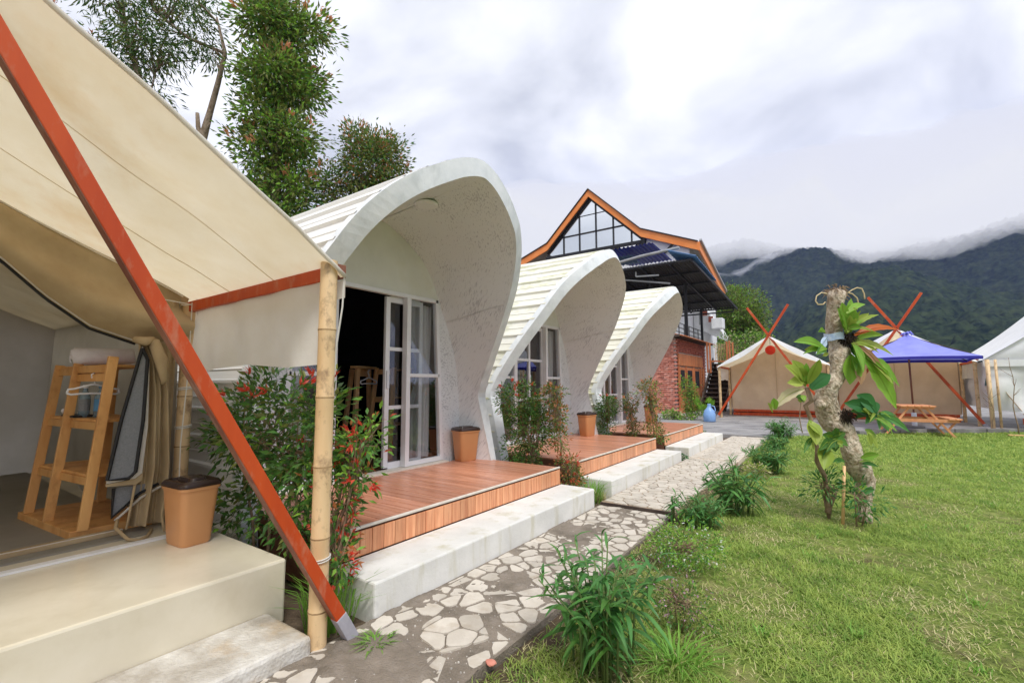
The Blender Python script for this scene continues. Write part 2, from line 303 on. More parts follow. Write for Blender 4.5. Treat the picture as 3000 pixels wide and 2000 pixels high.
def link(name, me, mat, parent=None, smooth=False, bevel=0, kind=None):
    if mat is not None: me.materials.append(MATS[mat])
    if smooth: me.polygons.foreach_set('use_smooth', [True]*len(me.polygons))
    o = bpy.data.objects.new(name, me); COL.objects.link(o)
    if parent is not None:
        o.parent = parent
        if parent.name in ORG: ORG[o.name] = ORG[parent.name]
    if bevel:
        b = o.modifiers.new('bevel', 'BEVEL'); b.width = bevel; b.segments = 2; b.limit_method = 'ANGLE'
    if kind: o['kind'] = kind
    return o
def nmesh(name, V, F, mat, parent=None, smooth=False, kind=None):
    """numpy arrays -> mesh object (F: n x 3 or n x 4)"""
    if parent is not None and parent.name in ORG: V = V-np.array(ORG[parent.name][0])
    me = bpy.data.meshes.new(name); me.vertices.add(len(V)); me.vertices.foreach_set('co', V.astype(np.float32).ravel())
    k = F.shape[1]; me.loops.add(F.size); me.loops.foreach_set('vertex_index', F.astype(np.int32).ravel())
    me.polygons.add(len(F)); me.polygons.foreach_set('loop_start', np.arange(0, F.size, k, dtype=np.int32))
    try: me.polygons.foreach_set('loop_total', np.full(len(F), k, dtype=np.int32))
    except Exception: pass
    me.update(calc_edges=True)
    return link(name, me, mat, parent, smooth, 0, kind)
def tag(o, label, cat, group=None, kind=None):
    o['label'] = label; o['category'] = cat
    if group: o['group'] = group
    if kind: o['kind'] = kind
    return o
def thing(name, label, cat, loc=(0, 0, 0), group=None):
    o = bpy.data.objects.new(name, None); o.empty_display_size = .1; COL.objects.link(o); o.location = loc
    ORG[o.name] = (Vector(loc), None); return tag(o, label, cat, group)
def struct(o): o['kind'] = 'structure'; return o
def clip(poly, n, c):
    """keep the part of a 2D polygon where p.n <= c"""
    out = []
    for i in range(len(poly)):
        a, b = poly[i], poly[(i+1) % len(poly)]; da = a[0]*n[0]+a[1]*n[1]-c; db = b[0]*n[0]+b[1]*n[1]-c
        if da <= 0: out.append(a)
        if (da < 0 < db) or (db < 0 < da):
            t_ = da/(da-db); out.append((a[0]+(b[0]-a[0])*t_, a[1]+(b[1]-a[1])*t_))
    return out
def lerp(a, b, t_): return a+(b-a)*t_
def interp(x, xs, ys): return float(np.interp(x, xs, ys))
def smooth_noise(seed):
    r = random.Random(seed); k = [(r.uniform(-1, 1), r.uniform(-1, 1), r.uniform(0, 6.3)) for _ in range(6)]
    return lambda x, y: sum(math.sin(a*x+b*y+c) for a, b, c in k)/6
def vnoise(x, y, seed=0):
    """numpy value noise"""
    def h(i, j):
        n = (i*374761393+j*668265263+seed*974711) & 0x7fffffff
        n = ((n ^ (n >> 13))*1274126177) & 0x7fffffff
        return ((n ^ (n >> 16)) & 0xffff)/65535.
    xi = np.floor(x).astype(np.int64); yi = np.floor(y).astype(np.int64); fx = x-xi; fy = y-yi
    fx = fx*fx*(3-2*fx); fy = fy*fy*(3-2*fy)
    return (h(xi, yi)*(1-fx)+h(xi+1, yi)*fx)*(1-fy)+(h(xi, yi+1)*(1-fx)+h(xi+1, yi+1)*fx)*fy
def fbm(x, y, oct=4, seed=0):
    s = np.zeros_like(x); a = .5; t_ = 0
    for o in range(oct):
        s = s+a*vnoise(x, y, seed+o*17); t_ += a; a *= .5; x = x*2.03; y = y*2.03
    return s/t_

# ================================================================== THE SETTING
PX0, PX1 = -2.235, -1.455          # the path runs along +Y between these
def gz(x, y): return -.018+.02*math.sin(x*1.3+.4)*math.sin(y*.9)
# ground: one sheet of soil to the horizon
mb = MB(); mb.add([(-4000, -4000, -.16), (4000, -4000, -.16), (4000, 4000, -.16), (-4000, 4000, -.16)], [(0, 1, 2, 3)])
struct(mb.build('ground', 'soil'))
# garden soil under the row of cabins
mb = MB(); mb.grid(lambda a, b: (lerp(-12, PX0-.002, a), lerp(-6, 12.6, b), -.03+.03*math.sin(a*23)*math.sin(b*37)), 40, 60)
struct(mb.build('garden_soil', 'soil', smooth=True))
# lawn
def lawn_far(x): return interp(x, [-1.46, -.9, .3, 1.2, 2.4, 3.8, 8, 14], [12.9, 13.9, 15.0, 16.0, 17.0, 18.0, 18.6, 19])
mb = MB()
def lf(a, b):
    x = PX1+.02+(14-PX1)*a**1.6; y = lerp(-2, lawn_far(x), b); return (x, y, gz(x, y))
mb.grid(lf, 70, 110); struct(mb.build('lawn', 'lawn', smooth=True))
# terrace in front of the far tents: paving slabs with a kerb towards the lawn
T_Z = .07
ts = [-9, -2.2, -1.46, -.9, .3, 1.2, 2.4, 3.8, 8, 14]
edge = [(x, 12.62 if x < -1.4 else lawn_far(x)+.02) for x in ts]
mb = MB(); mb.prism([(-14, 12.62)]+edge+[(14, 40), (-14, 40)], -.14, T_Z-.004); terr = struct(mb.build('terrace', 'asphalt'))
for r_ in range(9):                                   # the slabs of the terrace that can be told apart
    y0 = 12.7+r_*.9; x = -3.3+((r_*.53) % .8)
    while x < 3.4:
        l = rnd.uniform(.9, 1.5); poly = [(x, y0), (x+l, y0), (x+l, y0+.86), (x, y0+.86)]; x += l+.04
        if any(py < (12.65 if px < -1.4 else lawn_far(px)+.06) for px, py in poly) : continue
        if rnd.random() < .12: continue
        MB().prism([(p+rnd.uniform(-.012, .012), q+rnd.uniform(-.012, .012)) for p, q in poly], -.02, T_Z+rnd.uniform(.001, .007)).build('paving_slab', 'asphalt', terr)
for i in range(4, len(edge)-2):                       # kerb stones
    a, b = Vector((*edge[i], 0)), Vector((*edge[i+1], 0)); n_ = max(1, int((b-a).length/.75))
    for q in range(n_):
        p, p2 = a.lerp(b, (q+.01)/n_), a.lerp(b, (q+.98)/n_)
        MB().bar((p.x, p.y-.04, .02), (p2.x, p2.y-.04, .02), .12, .17).build('kerb_stone', 'concrete_dark', terr, bevel=.012)
# path of broken paving in three sections
def voronoi(x0, x1, y0, y1, size, seed, jit=.42):
    r = random.Random(seed); nx = max(2, round((x1-x0)/size)); ny = max(2, round((y1-y0)/size)); P = []
    for j in range(-1, ny+1):
        for i in range(-1, nx+1):
            P.append((x0+(i+.5+r.uniform(-jit, jit)+(.5 if j % 2 else 0)*.6)*(x1-x0)/nx, y0+(j+.5+r.uniform(-jit, jit))*(y1-y0)/ny))
    cells = []
    for i, p in enumerate(P):
        poly = [(x0, y0), (x1, y0), (x1, y1), (x0, y1)]
        for j, q in enumerate(P):
            if i == j: continue
            dx, dy = q[0]-p[0], q[1]-p[1]
            if dx*dx+dy*dy > (size*3.2)**2: continue
            poly = clip(poly, (dx, dy), (q[0]**2+q[1]**2-p[0]**2-p[1]**2)/2)
            if len(poly) < 3: break
        if len(poly) >= 3: cells.append((p, poly))
    return cells
def shrink(poly, g, r, rough=.012):
    """inset a cell, chip its corners and roughen its outline"""
    cx = sum(p[0] for p in poly)/len(poly); cy = sum(p[1] for p in poly)/len(poly); o = []
    for i in range(len(poly)):
        a, b = poly[i], poly[(i+1) % len(poly)]
        for t_ in ((.14, .5, .86) if math.dist(a, b) > .06 else (.5,)):
            x, y = lerp(a[0], b[0], t_), lerp(a[1], b[1], t_); d = math.hypot(x-cx, y-cy)+1e-6
            k = max(.2, 1-(g+r.uniform(0, rough))/d); o.append((cx+(x-cx)*k, cy+(y-cy)*k))
    return o
def area(p): return abs(sum(p[i][0]*p[(i+1) % len(p)][1]-p[(i+1) % len(p)][0]*p[i][1] for i in range(len(p))))/2
def stone_mb(poly, z0, z1, r):
    mb = MB(); cx = sum(p[0] for p in poly)/len(poly); cy = sum(p[1] for p in poly)/len(poly); n = len(poly)
    tl = [r.uniform(-.02, .02), r.uniform(-.02, .02)]
    v = [(x, y, z0) for x, y in poly]+[(cx+(x-cx)*.985, cy+(y-cy)*.985, z1+tl[0]*(x-cx)+tl[1]*(y-cy)) for x, y in poly]
    return mb.add(v, [tuple(range(n, 2*n))]+[(i, (i+1) % n, n+(i+1) % n, n+i) for i in range(n)])
path = MB()
path.prism([(PX0, -1.5), (PX1+.01, -1.5), (PX1+.01, 4.885), (PX0, 4.885)], -.14, .002)
path = struct(path.build('path', 'mud'))
rs = random.Random(5)
MB().prism([(PX0, 4.885), (PX1+.02, 4.905), (PX1+.01, 8.58), (PX0, 8.55)], -.14, .026).build('slab', 'joint', path)
MB().prism([(PX0, 8.555), (PX1+.01, 8.585), (PX1-.02, 12.6), (PX0, 12.6)], -.14, .03).build('slab', 'slab', path)
MB().bar((PX0+.01, 4.876, .008), (PX1+.02, 4.893, .008), .022, .05).build('edging_board', 'wood_dark', path)
cnt = 0
big = [(-1.77, 1.98, .235), (-1.80, 1.20, .22)]         # two rosettes of larger cracked stones
for (p, poly) in voronoi(PX0+.01, PX1, .4, 4.87, .135, 3, .48):
    if any(math.hypot(p[0]-a, p[1]-b) < c_+.02 for a, b, c_ in big): continue
    q = shrink(poly, .003+.004*rs.random(), rs, .010)
    if len(q) < 4 or area(q) < .0018: continue
    stone_mb(q, -.03, .004+rs.uniform(-.003, .005), rs).build('paving_stone', 'stone', path); cnt += 1
# dirt washed over the stones: a lumpy skin that hides some of them
gx_ = np.linspace(PX0+.001, PX1+.008, 70); gy_ = np.linspace(.2, 4.87, 420); GX, GY_ = np.meshgrid(gx_, gy_)
dirt = (fbm(GX*2.6+4, GY_*1.7+1.3, 4, 5)-.5)*.085+(fbm(GX*14, GY_*14, 4, 15)-.5)*.030+(fbm(GX*60, GY_*60, 2, 25)-.5)*.006
dirt += np.interp(GY_, [.2, 1.5, 2.6, 3.3, 3.9, 4.3, 4.87], [-.008, -.003, -.002, -.012, .000, -.012, -.016])
for a, b, c_ in big: dirt -= .035*np.clip(1.25-np.hypot(GX-a, GY_-b)/c_, 0, 1)
dirt = np.clip(dirt, -.03, .014)
V = np.stack([GX, GY_, dirt], -1).reshape(-1, 3); n_c = 70; I = np.arange(419*69); a = I//69*70+I % 69
nmesh('dirt', V, np.stack([a, a+1, a+71, a+70], -1), 'mud', path, smooth=True, kind='stuff')
for a, b, c_ in big:
    for (p, poly) in voronoi(a-c_, a+c_, b-c_, b+c_, .17, int(a*100), .3):
        for k in range(14):
            th = 2*PI*k/14; rr = c_*(.86+.14*math.sin(k*2.3)); poly = clip(poly, (math.cos(th), math.sin(th)), a*math.cos(th)+b*math.sin(th)+rr)
        poly = clip(poly, (1, 0), PX1)
        poly = clip(poly, (-1, 0), -PX0-.02)
        if len(poly) > 2 and area(poly) > .003:
            stone_mb(shrink(poly, .0025, rs, .003), -.03, .010+rs.uniform(0, .002), rs).build('paving_stone', 'stone', path); cnt += 1
rest = MB()
for (p, poly) in voronoi(PX0+.01, PX1+.01, 4.92, 8.54, .135, 8, .40):
    q = shrink(poly, .003, rs, .004)
    if len(q) < 4 or area(q) < .002: continue
    m_ = stone_mb(q, .0, .033+rs.uniform(0, .004), rs)
    if cnt < 296: m_.build('paving_stone', 'stone', path); cnt += 1
    else: rest.add(m_.v, m_.f)
for (p, poly) in voronoi(PX0+.01, PX1-.01, 8.6, 12.58, .16, 9, .40):
    q = shrink(poly, .003, rs, .003)
    if len(q) > 3 and area(q) > .002: m_ = stone_mb(q, .0, .036+rs.uniform(0, .003), rs); rest.add(m_.v, m_.f)
rest.build('far_paving', 'stone', path, kind='stuff')
pb = MB()                                              # grit and chips of stone lying in the mud
for k in range(1500):
    x = rs.uniform(PX0+.01, PX1-.01); y = .5+5.2*rs.random()**1.4; r_ = .003+.007*rs.random()**4
    n_ = 5; v = [(x+r_*rs.uniform(.7, 1.3)*math.cos(2*PI*i/n_), y+r_*rs.uniform(.7, 1.3)*math.sin(2*PI*i/n_), -.004) for i in range(n_)]
    pb.add([(a, b, -.01) for a, b, _ in v]+[(x+(a-x)*.6, y+(b-y)*.6, .003+r_*.5) for a, b, _ in v], [tuple(range(5, 10))]+[(i, (i+1) % 5, 5+(i+1) % 5, 5+i) for i in range(5)])
o = pb.build('gravel', 'pebble', kind='stuff'); tag(o, 'small pale grit scattered in the mud of the path', 'gravel')
# two loose stones on the grass
def rock(name, c, r_, mat, label, cat='stone'):
    bm = bmesh.new(); bmesh.ops.create_icosphere(bm, subdivisions=2, radius=1); q = random.Random(int(c[0]*999))
    f_ = smooth_noise(int(c[1]*99))
    for v in bm.verts: v.co = Vector((v.co.x*r_[0], v.co.y*r_[1], v.co.z*r_[2]))*(1+.22*f_(v.co.x*4, v.co.y*4+v.co.z*3))+Vector(c)
    me = bpy.data.meshes.new(name); bm.to_mesh(me); bm.free(); return tag(link(name, me, mat), label, cat)
rock('stone', (-1.14, 1.80, .012), (.035, .045, .024), 'stone', 'pale loose stone lying in the grass before the leafy plant')
rock('brick_shard', (-1.43, 1.86, .012), (.03, .022, .012), 'brick', 'small red brick shard at the edge of the path')

# ------------------------------------------------------------------ mountain, cloud, haze
th = np.radians(np.concatenate([np.linspace(-34, -17, 60)[:-1], np.linspace(-17, 20, 620), np.linspace(20, 46, 90)[1:]])); rr = 240*(2600/240)**np.linspace(0, 1, 420)
TH, RR = np.meshgrid(th, rr); X = -np.sin(TH)*RR; Y = np.cos(TH)*RR; D = np.degrees(TH)
sp = np.interp(D, [-34, -20, -13.1, -8.8, -5.7, -1.8, 1.5, 6, 12, 46], [62, 74, 86, 112, 136, 144, 118, 66, 30, 20])     # crest of the near spur
prof = np.where(RR < 720, np.clip((RR-250)/470, 0, 1)**1.15, np.exp(-((RR-720)/330)**2))
spur = sp*prof
main = np.clip((RR-740)/1000, 0, 1)**.7*np.interp(D, [-34, -13, -5, 2, 8, 20, 46], [540, 580, 600, 700, 760, 700, 520]); main = 390*np.tanh(main/390)
gul = fbm(X/300+3, Y/460, 3, 2)-.5
H = np.maximum(spur, main+gul*120*np.clip((RR-650)/500, 0, 1))+gul*16*np.clip((RR-250)/200, 0, 1)
cn = fbm(X/8, Y/8, 2, 9)**1.5; H = H+cn*13*np.clip((RR-240)/80, 0, 1)+(fbm(X/40, Y/40, 2, 4)-.5)*9*np.clip((RR-240)/120, 0, 1)-5
V = np.stack([X, Y, H], -1).reshape(-1, 3); nr, nc = TH.shape
I = np.arange((nr-1)*(nc-1)); i_, j_ = I//(nc-1), I % (nc-1); a = i_*nc+j_
struct(nmesh('mountain', V, np.stack([a, a+nc, a+nc+1, a+1], -1), 'forest', smooth=True))
def cloudmat(name, sig, colr):
    m = bpy.data.materials.new(name); m.use_nodes = True; t = m.node_tree; t.nodes.clear(); N = t.nodes.new; L = t.links.new
    o = N('ShaderNodeOutputMaterial'); a_ = N('ShaderNodeVolumeAbsorption'); a_.inputs['Color'].default_value = (0, 0, 0, 1); a_.inputs['Density'].default_value = sig
    e_ = N('ShaderNodeEmission'); e_.inputs['Color'].default_value = (*colr, 1); e_.inputs['Strength'].default_value = sig  # own glow stands in for daylight scattered inside the cloud
    s_ = N('ShaderNodeAddShader'); L(a_.outputs[0], s_.inputs[0]); L(e_.outputs[0], s_.inputs[1]); L(s_.outputs[0], o.inputs['Volume']); MATS[name] = m
cloudmat('cloud_mass', .0085, (.375, .38, .40)); cloudmat('cloud_wisp', .010, (.33, .34, .385))
def cloudbank(name, th0, th1, r0, r1, zb, zt, sd, mat, amp, nth=420, nr_=110, taper=4.0):
    """closed lumpy slab of cloud; underside zb(theta) with billows, top zt"""
    th = np.linspace(th0, th1, nth); rr = np.linspace(r0, r1, nr_); TH, RR = np.meshgrid(np.radians(th), rr); D = np.degrees(TH)
    X = -np.sin(TH)*RR; Y = np.cos(TH)*RR
    e1 = np.clip(np.minimum(D-th0, th1-D)/taper, 0, 1); e2 = np.clip(np.minimum(RR-r0, r1-RR)/((r1-r0)*.5), 0, 1); e1 = e1*e1*(3-2*e1); e2 = e2*e2*(3-2*e2); e = e1*e2
    nb = fbm(X/150, Y/190, 5, sd)-.5; nt_ = fbm(X/170+7, Y/170, 4, sd+5)-.5
    mid = (zb(D)+zt)/2
    lo = zb(D)+nb*amp; hi = zt+nt_*amp
    hi = lo+(hi-lo)*e; hi = np.maximum(hi, lo+.2)
    V = np.concatenate([np.stack([X, Y, lo], -1).reshape(-1, 3), np.stack([X, Y, hi], -1).reshape(-1, 3)])
    n = nth; I = np.arange((nr_-1)*(n-1)); i_, j_ = I//(n-1), I % (n-1); a = i_*n+j_; o = nth*nr_
    F = [np.stack([a, a+1, a+n+1, a+n], -1), np.stack([a, a+n, a+n+1, a+1], -1)+o]
    k = np.arange(n-1); F.append(np.stack([k, k+o, k+1+o, k+1], -1)); k = k+(nr_-1)*n; F.append(np.stack([k, k+1, k+1+o, k+o], -1))
    k = np.arange(nr_-1)*n; F.append(np.stack([k, k+n, k+n+o, k+o], -1)); k = k+n-1; F.append(np.stack([k, k+o, k+n+o, k+n], -1))
    return struct(nmesh(name, V, np.concatenate(F), mat, smooth=True))
zb1 = lambda D: np.interp(D, [-34, -16, -13, -10, -6, -3, -1.5, 0, .8, 2, 4, 8, 11, 14, 22, 46], [205, 205, 212, 196, 188, 184, 200, 236, 256, 248, 238, 238, 240, 248, 258, 270])
cloudbank('cloud', -33, 44, 600, 2500, zb1, 620, 21, 'cloud_mass', 140)
zb2 = lambda D: np.interp(D, [2, 6, 11], [190, 172, 160])
cloudbank('cloud', 1.0, 13.5, 660, 810, zb2, 180, 33, 'cloud_wisp', 150, 160, 60, 3.0)

# ================================================================== ARCHED CABINS
ZD = .385                                  # deck level
OUT = [(0, 1.50), (1.19, 1.50), (1.45, 1.465), (1.7, 1.41), (1.96, 1.335), (2.23, 1.24), (2.4, 1.175), (2.55, 1.109), (2.7, 1.018), (2.85, .894), (3.0, .722), (3.15, .492), (3.28, .25), (3.345, 0)]
RIMX = [(0, -3.54), (.385, -3.61), (1.19, -3.79), (1.4, -3.70), (1.69, -3.53), (1.95, -3.36), (2.23, -3.17), (2.4, -3.06), (2.55, -2.975), (2.7, -2.887), (2.85, -2.793), (3.0, -2.702), (3.15, -2.639), (3.3, -2.60), (3.4, -2.59)]
FAC = [(0, 1.345), (.79, 1.34), (1.19, 1.326), (1.53, 1.28), (1.863, 1.18), (2.221, 1.01), (2.391, .93), (2.608, .82), (2.795, .67), (2.954, .45), (3.057, .25), (3.13, 0)]
def crom(P, n):
    """Catmull-Rom resample with n points per span"""
    P = [Vector((w_, z_)) for z_, w_ in P]; o = []
    for i in range(len(P)-1):
        p0 = P[i-1] if i else P[0]*2-P[1]; p1, p2 = P[i], P[i+1]; p3 = P[i+2] if i+2 < len(P) else Vector((-P[i].x, P[i].y))
        if i == 0: o += [p1.lerp(p2, t_/n) for t_ in range(n)]; continue
        if i == 1: p0 = P[1]+(P[1]-P[2])*.5+Vector((0, -.1))
        for t_ in range(n):
            t = t_/n; o.append(.5*((2*p1)+(p2-p0)*t+(2*p0-5*p1+4*p2-p3)*t*t+(3*p1-p0-3*p2+p3)*t**3))
    return o+[P[-1]]
OC = crom(OUT, 6); FC = crom(FAC, 6)
def arcs(c): 
    s = [0]
    for a, b in zip(c[:-1], c[1:]): s.append(s[-1]+(b-a).length)
    return np.array(s)
OS = arcs(OC); FS = arcs(FC); OTOT, FTOT = OS[-1], FS[-1]
def oc(s): return Vector((interp(s, OS, [p.x for p in OC]), interp(s, OS, [p.y for p in OC])))
def fc(s): return Vector((interp(s, FS, [p.x for p in FC]), interp(s, FS, [p.y for p in FC])))
def onrm(s):
    d = oc(min(s+.03, OTOT))-oc(max(s-.03, 0)); n = Vector((d.y, -d.x)).normalized()
    return n if n.x > -.01 else -n
def ic(s, k_=1.0):
    """inner edge of the front trim"""
    th_ = interp(s, [0, .4, 1.2, OTOT], [.07, .08, .13, .13])*k_; p = oc(s)-onrm(s)*th_
    return Vector((max(p.x, 0), p.y)) if s < OTOT-.02 else Vector((0, oc(OTOT).y-.13*k_))
def rx(z): return interp(z, [a for a, _ in RIMX], [b for _, b in RIMX])
XF = -4.05
def cabin(yc, label, roofmat, opened, idx):
    P = thing('arched_cabin', label, 'cabin', (-5.5, yc, 0), 'white arched cabins in a row along the path')
    W = lambda sgn, w_, x, z_: (x, yc+sgn*w_, z_)
    TL, TK = ((.008, 1.0), (.06, .75), (.06, .75))[idx]       # forward lean and width of the front trim
    # roofing strips, each with its rib, from the ground to the ridge on both sides
    ns = 18; ds = OTOT/ns
    prof = [(0, .028), (.10, .028), (.15, 0), (.48, 0), (.51, .008), (.54, 0), (.95, 0), (1.0, .028)]
    for sgn in (-1, 1):
        for k in range(ns):
            mb = MB(); xs_ = [0, .12, .5, 1]; rows = []
            for q, h in prof:
                s = (k+q)*ds; p = oc(s)+onrm(s)*(h+.012); xr = rx(oc(s).y)-.02
                rows.append([W(sgn, max(p.x, 0), lerp(xr, -8.2, a), p.y) for a in xs_])
            n_ = len(xs_)
            v = [p for r_ in rows for p in r_]; f = [(j*n_+i, j*n_+i+1, (j+1)*n_+i+1, (j+1)*n_+i) if sgn > 0 else (j*n_+i, (j+1)*n_+i, (j+1)*n_+i+1, j*n_+i+1) for j in range(len(rows)-1) for i in range(n_-1)]
            mb.add(v, f).build('roof_panel', roofmat, P)
    # ridge cap
    mb = MB(); mb.add([W(s_, w_, x, z_) for x in (-2.62, -8.2) for s_, w_, z_ in ((-1, .16, 3.352), (-1, 0, 3.40), (1, .16, 3.352))], [(0, 1, 4, 3), (1, 2, 5, 4)]); mb.build('ridge_cap', roofmat, P)
    # front trim band following the curved rim
    SS = np.linspace(0, OTOT, 60)
    for sgn in (-1, 1):
        mb = MB(); rows = []
        for s in SS:
            a, b = oc(s)+onrm(s)*.034, ic(s, TK); xo = rx(oc(s).y)+.012
            if s > OTOT-.02: a = Vector((0, oc(OTOT).y+.034))
            rows.append([W(sgn, max(a.x, 0), xo-.10, a.y), W(sgn, max(a.x, 0), xo, a.y), W(sgn, b.x, xo+TL, b.y), W(sgn, b.x, xo+TL-.06, b.y)])
        v = [p for r_ in rows for p in r_]; f = []
        for j in range(len(rows)-1):
            for i in range(3):
                q = (j*4+i, j*4+i+1, (j+1)*4+i+1, (j+1)*4+i); f.append(q if sgn < 0 else q[::-1])
        mb.add(v, f).build('front_trim', 'trim_white', P)
    # printed lining panels of the hood, in courses with open joints
    fr = [0, .58, 1.0]
    for sgn in (-1, 1):
        for a, b in zip(fr[:-1], fr[1:]):
            def L_(u_, t_):
                f_ = lerp(a, b, t_)*.9985+(.001 if t_ == 0 else 0); s1 = f_*OTOT; s2 = f_*FTOT
                p = ic(s1, TK); q = fc(s2); x = lerp(rx(oc(s1).y)+TL-.02, XF-.01, u_); e_ = u_*u_*(3-2*u_)*.5+u_*.5
                return W(sgn, max(0, lerp(p.x, q.x, e_)), x, lerp(p.y, q.y, e_))
            mb = MB(); mb.grid(L_, 14, 28)
            if sgn < 0: mb.f = [q[::-1] for q in mb.f]
            mb.build('lining_panel', 'lining', P, smooth=True)
    # facade wall around the door
    JB, JT, DT = 1.04, .93, 2.365
    jam = lambda z_: lerp(JB, JT, (z_-ZD)/(DT-ZD))
    up = [p for p in FC if p.y >= DT+.02]
    arch = [(-(p.x+.012), p.y+.01) for p in up]+[((p.x+.012), p.y+.01) for p in reversed(up)][1:]
    def wall(poly, name='facade_wall', mt='wall_cream', x0=XF, x1=XF-.09):
        mb = MB(); n = len(poly); v = [(x0, yc+y, z_) for y, z_ in poly]+[(x1, yc+y, z_) for y, z_ in poly]
        mb.add(v, [tuple(range(n)), tuple(range(n, 2*n))[::-1]]+[(i, n+i, n+(i+1) % n, (i+1) % n) for i in range(n)]); return mb.build(name, mt, P)
    wall([(-.99, DT+.004)]+arch+[(.99, DT+.004)])
    for s_ in (-1, 1):
        zs_ = np.linspace(0.0, DT+.004, 14); side = [(s_*(fc(interp(z_, [p.y for p in FC], FS)).x+.012), z_) for z_ in zs_]
        wall(side+[(s_*jam(DT), DT+.004), (s_*jam(ZD), ZD), (s_*jam(ZD), 0)], 'side_wall', 'lining')
    # glazed front
    fr_ = lambda a, b, w_, name='door_frame', x=XF-.02, d=.06, mt='frame_white': MB().bar((x, yc+a[0], a[1]), (x, yc+b[0], b[1]), w_, d, up=(1, 0, 0)).build(name, mt, P, bevel=.004)
    fr_((-JB+.02, ZD+.02), (-JT+.02, DT), .05); fr_((JB-.02, ZD+.02), (JT-.02, DT), .05); fr_((-JT, DT-.02), (JT, DT-.02), .045)
    fr_((-.525, ZD+.02), (-.525, DT-.042), .085, d=.08); fr_((.445, ZD+.02), (.445, DT-.042), .06, d=.08)
    fr_((.476, ZD+.045), (JB-.045, ZD+.045), .05); fr_((-.57, ZD+.045), (-JB+.045, ZD+.045), .05)
    fr_((.476, 1.43), (.965, 1.43), .04); fr_((-.568, 1.43), (-.965, 1.43), .04)
    def pane(ys, z0, z1, x, par=P):
        (a0, a1), (b0, b1) = ys
        mb = MB(); mb.add([(x, yc+a0, z0), (x, yc+b0, z0), (x, yc+b1, z1), (x, yc+a1, z1), (x-.005, yc+a0, z0), (x-.005, yc+b0, z0), (x-.005, yc+b1, z1), (x-.005, yc+a1, z1)], [(0, 1, 2, 3), (7, 6, 5, 4), (0, 4, 5, 1), (1, 5, 6, 2), (2, 6, 7, 3), (3, 7, 4, 0)]); mb.build('pane', 'glass', par)
    jz = lambda z_: jam(z_)-.047
    for z0, z1 in ((ZD+.07, 1.41), (1.45, DT-.042)):
        pane(((.475, .475), (jz(z0), jz(z1))), z0, z1, XF-.02); pane(((-jz(z0), -jz(z1)), (-.567, -.567)), z0, z1, XF-.02)
    def leaf(y0, y1, x):
        lf_ = MB().bar((x, yc+y0+.02, ZD+.03), (x, yc+y0+.02, DT-.05), .06, .04, up=(1, 0, 0)).build('sliding_leaf', 'frame_white', P, bevel=.004)
        q = lambda a, b, w_, nm: MB().bar((x, yc+a[0], a[1]), (x, yc+b[0], b[1]), w_, .038, up=(1, 0, 0)).build(nm, 'frame_white', lf_)
        q((y1-.02, ZD+.03), (y1-.02, DT-.05), .05, 'stile'); zs2 = [ZD+.05, 1.07, 1.725, DT-.075]
        for z_ in zs2: q((y0+.05, z_), (y1-.045, z_), .04 if 1 < z_ < 2 else .07, 'rail')
        for za_, zb_ in zip(zs2[:-1], zs2[1:]): pane(((y0+.05, y0+.05), (y1-.045, y1-.045)), za_+.02, zb_-.02, x, lf_)
        MB().box((x+.028, yc+y0+.022, 1.38), (.018, .035, .2)).build('lock_plate', 'plastic_white', lf_, bevel=.005)
        return lf_
    if opened: leaf(.19, .735, XF-.085); 
    else: leaf(-.49, .0, XF-.07); leaf(-.02, .44, XF-.085)
    # curtains drawn to the sides behind the panes
    def curtain(y0, y1, x, tie):
        def C_(u_, t_):
            z_ = lerp(ZD+.06, DT-.06, t_); pin = math.exp(-((z_-1.5)/.28)**2)*tie; y = lerp(y0, y1, u_); y = lerp(y, max(y0, y1)-.03 if y1 > 0 else min(y0, y1)+.03, pin*.55)
            return (x+.025*math.sin(u_*38)+.01*math.sin(u_*17+t_*3), yc+y, z_)
        MB().grid(C_, 60, 16).build('curtain', 'curtain', P, smooth=True)
    curtain(.60 if opened else .52, .97, XF-.17, .8)
    curtain(-.97, -.66, XF-.17, .6)
    # inside: back wall and shell with the room's shade in their colour, floor
    wall([(-1.4, ZD+.004), (-1.4, 1.5), (-1.0, 2.4), (0, 3.1), (1.0, 2.4), (1.4, 1.5), (1.4, ZD+.004)], 'back_wall', 'interior_shade', -7.6, -7.7)
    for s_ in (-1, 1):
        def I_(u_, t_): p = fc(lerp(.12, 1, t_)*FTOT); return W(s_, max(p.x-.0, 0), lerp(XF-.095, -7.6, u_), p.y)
        MB().grid(I_, 2, 14).build('inner_shell', 'interior_shade', P)
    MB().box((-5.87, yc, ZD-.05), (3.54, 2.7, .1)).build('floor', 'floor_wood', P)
    MB().box((XF+.015, yc, ZD+.004), (.16, 2.1, .026)).build('threshold', 'grout', P, bevel=.004)
    mb = MB(); mb.tube([(-3.35, yc+.02, 3.155), (-3.35, yc+.02, 3.14), (-3.35, yc+.02, 3.125)], [.12, .12, .09], 20); mb.build('hood_lamp', 'frame_white', P, smooth=False)
    return P
cabin(3.25, 'clean white arched cabin with its sliding door open on a dark room', 'roof_clean', True, 0)
cabin(3.25+3.405, 'algae streaked white arched cabin with a blue parasol mirrored in its closed door', 'roof_algae', False, 1).location.x -= .18       # the two further cabins stand a little back
cabin(3.25+6.81, 'algae streaked white arched cabin next to the brick house', 'roof_algae', False, 2).location.x -= .18

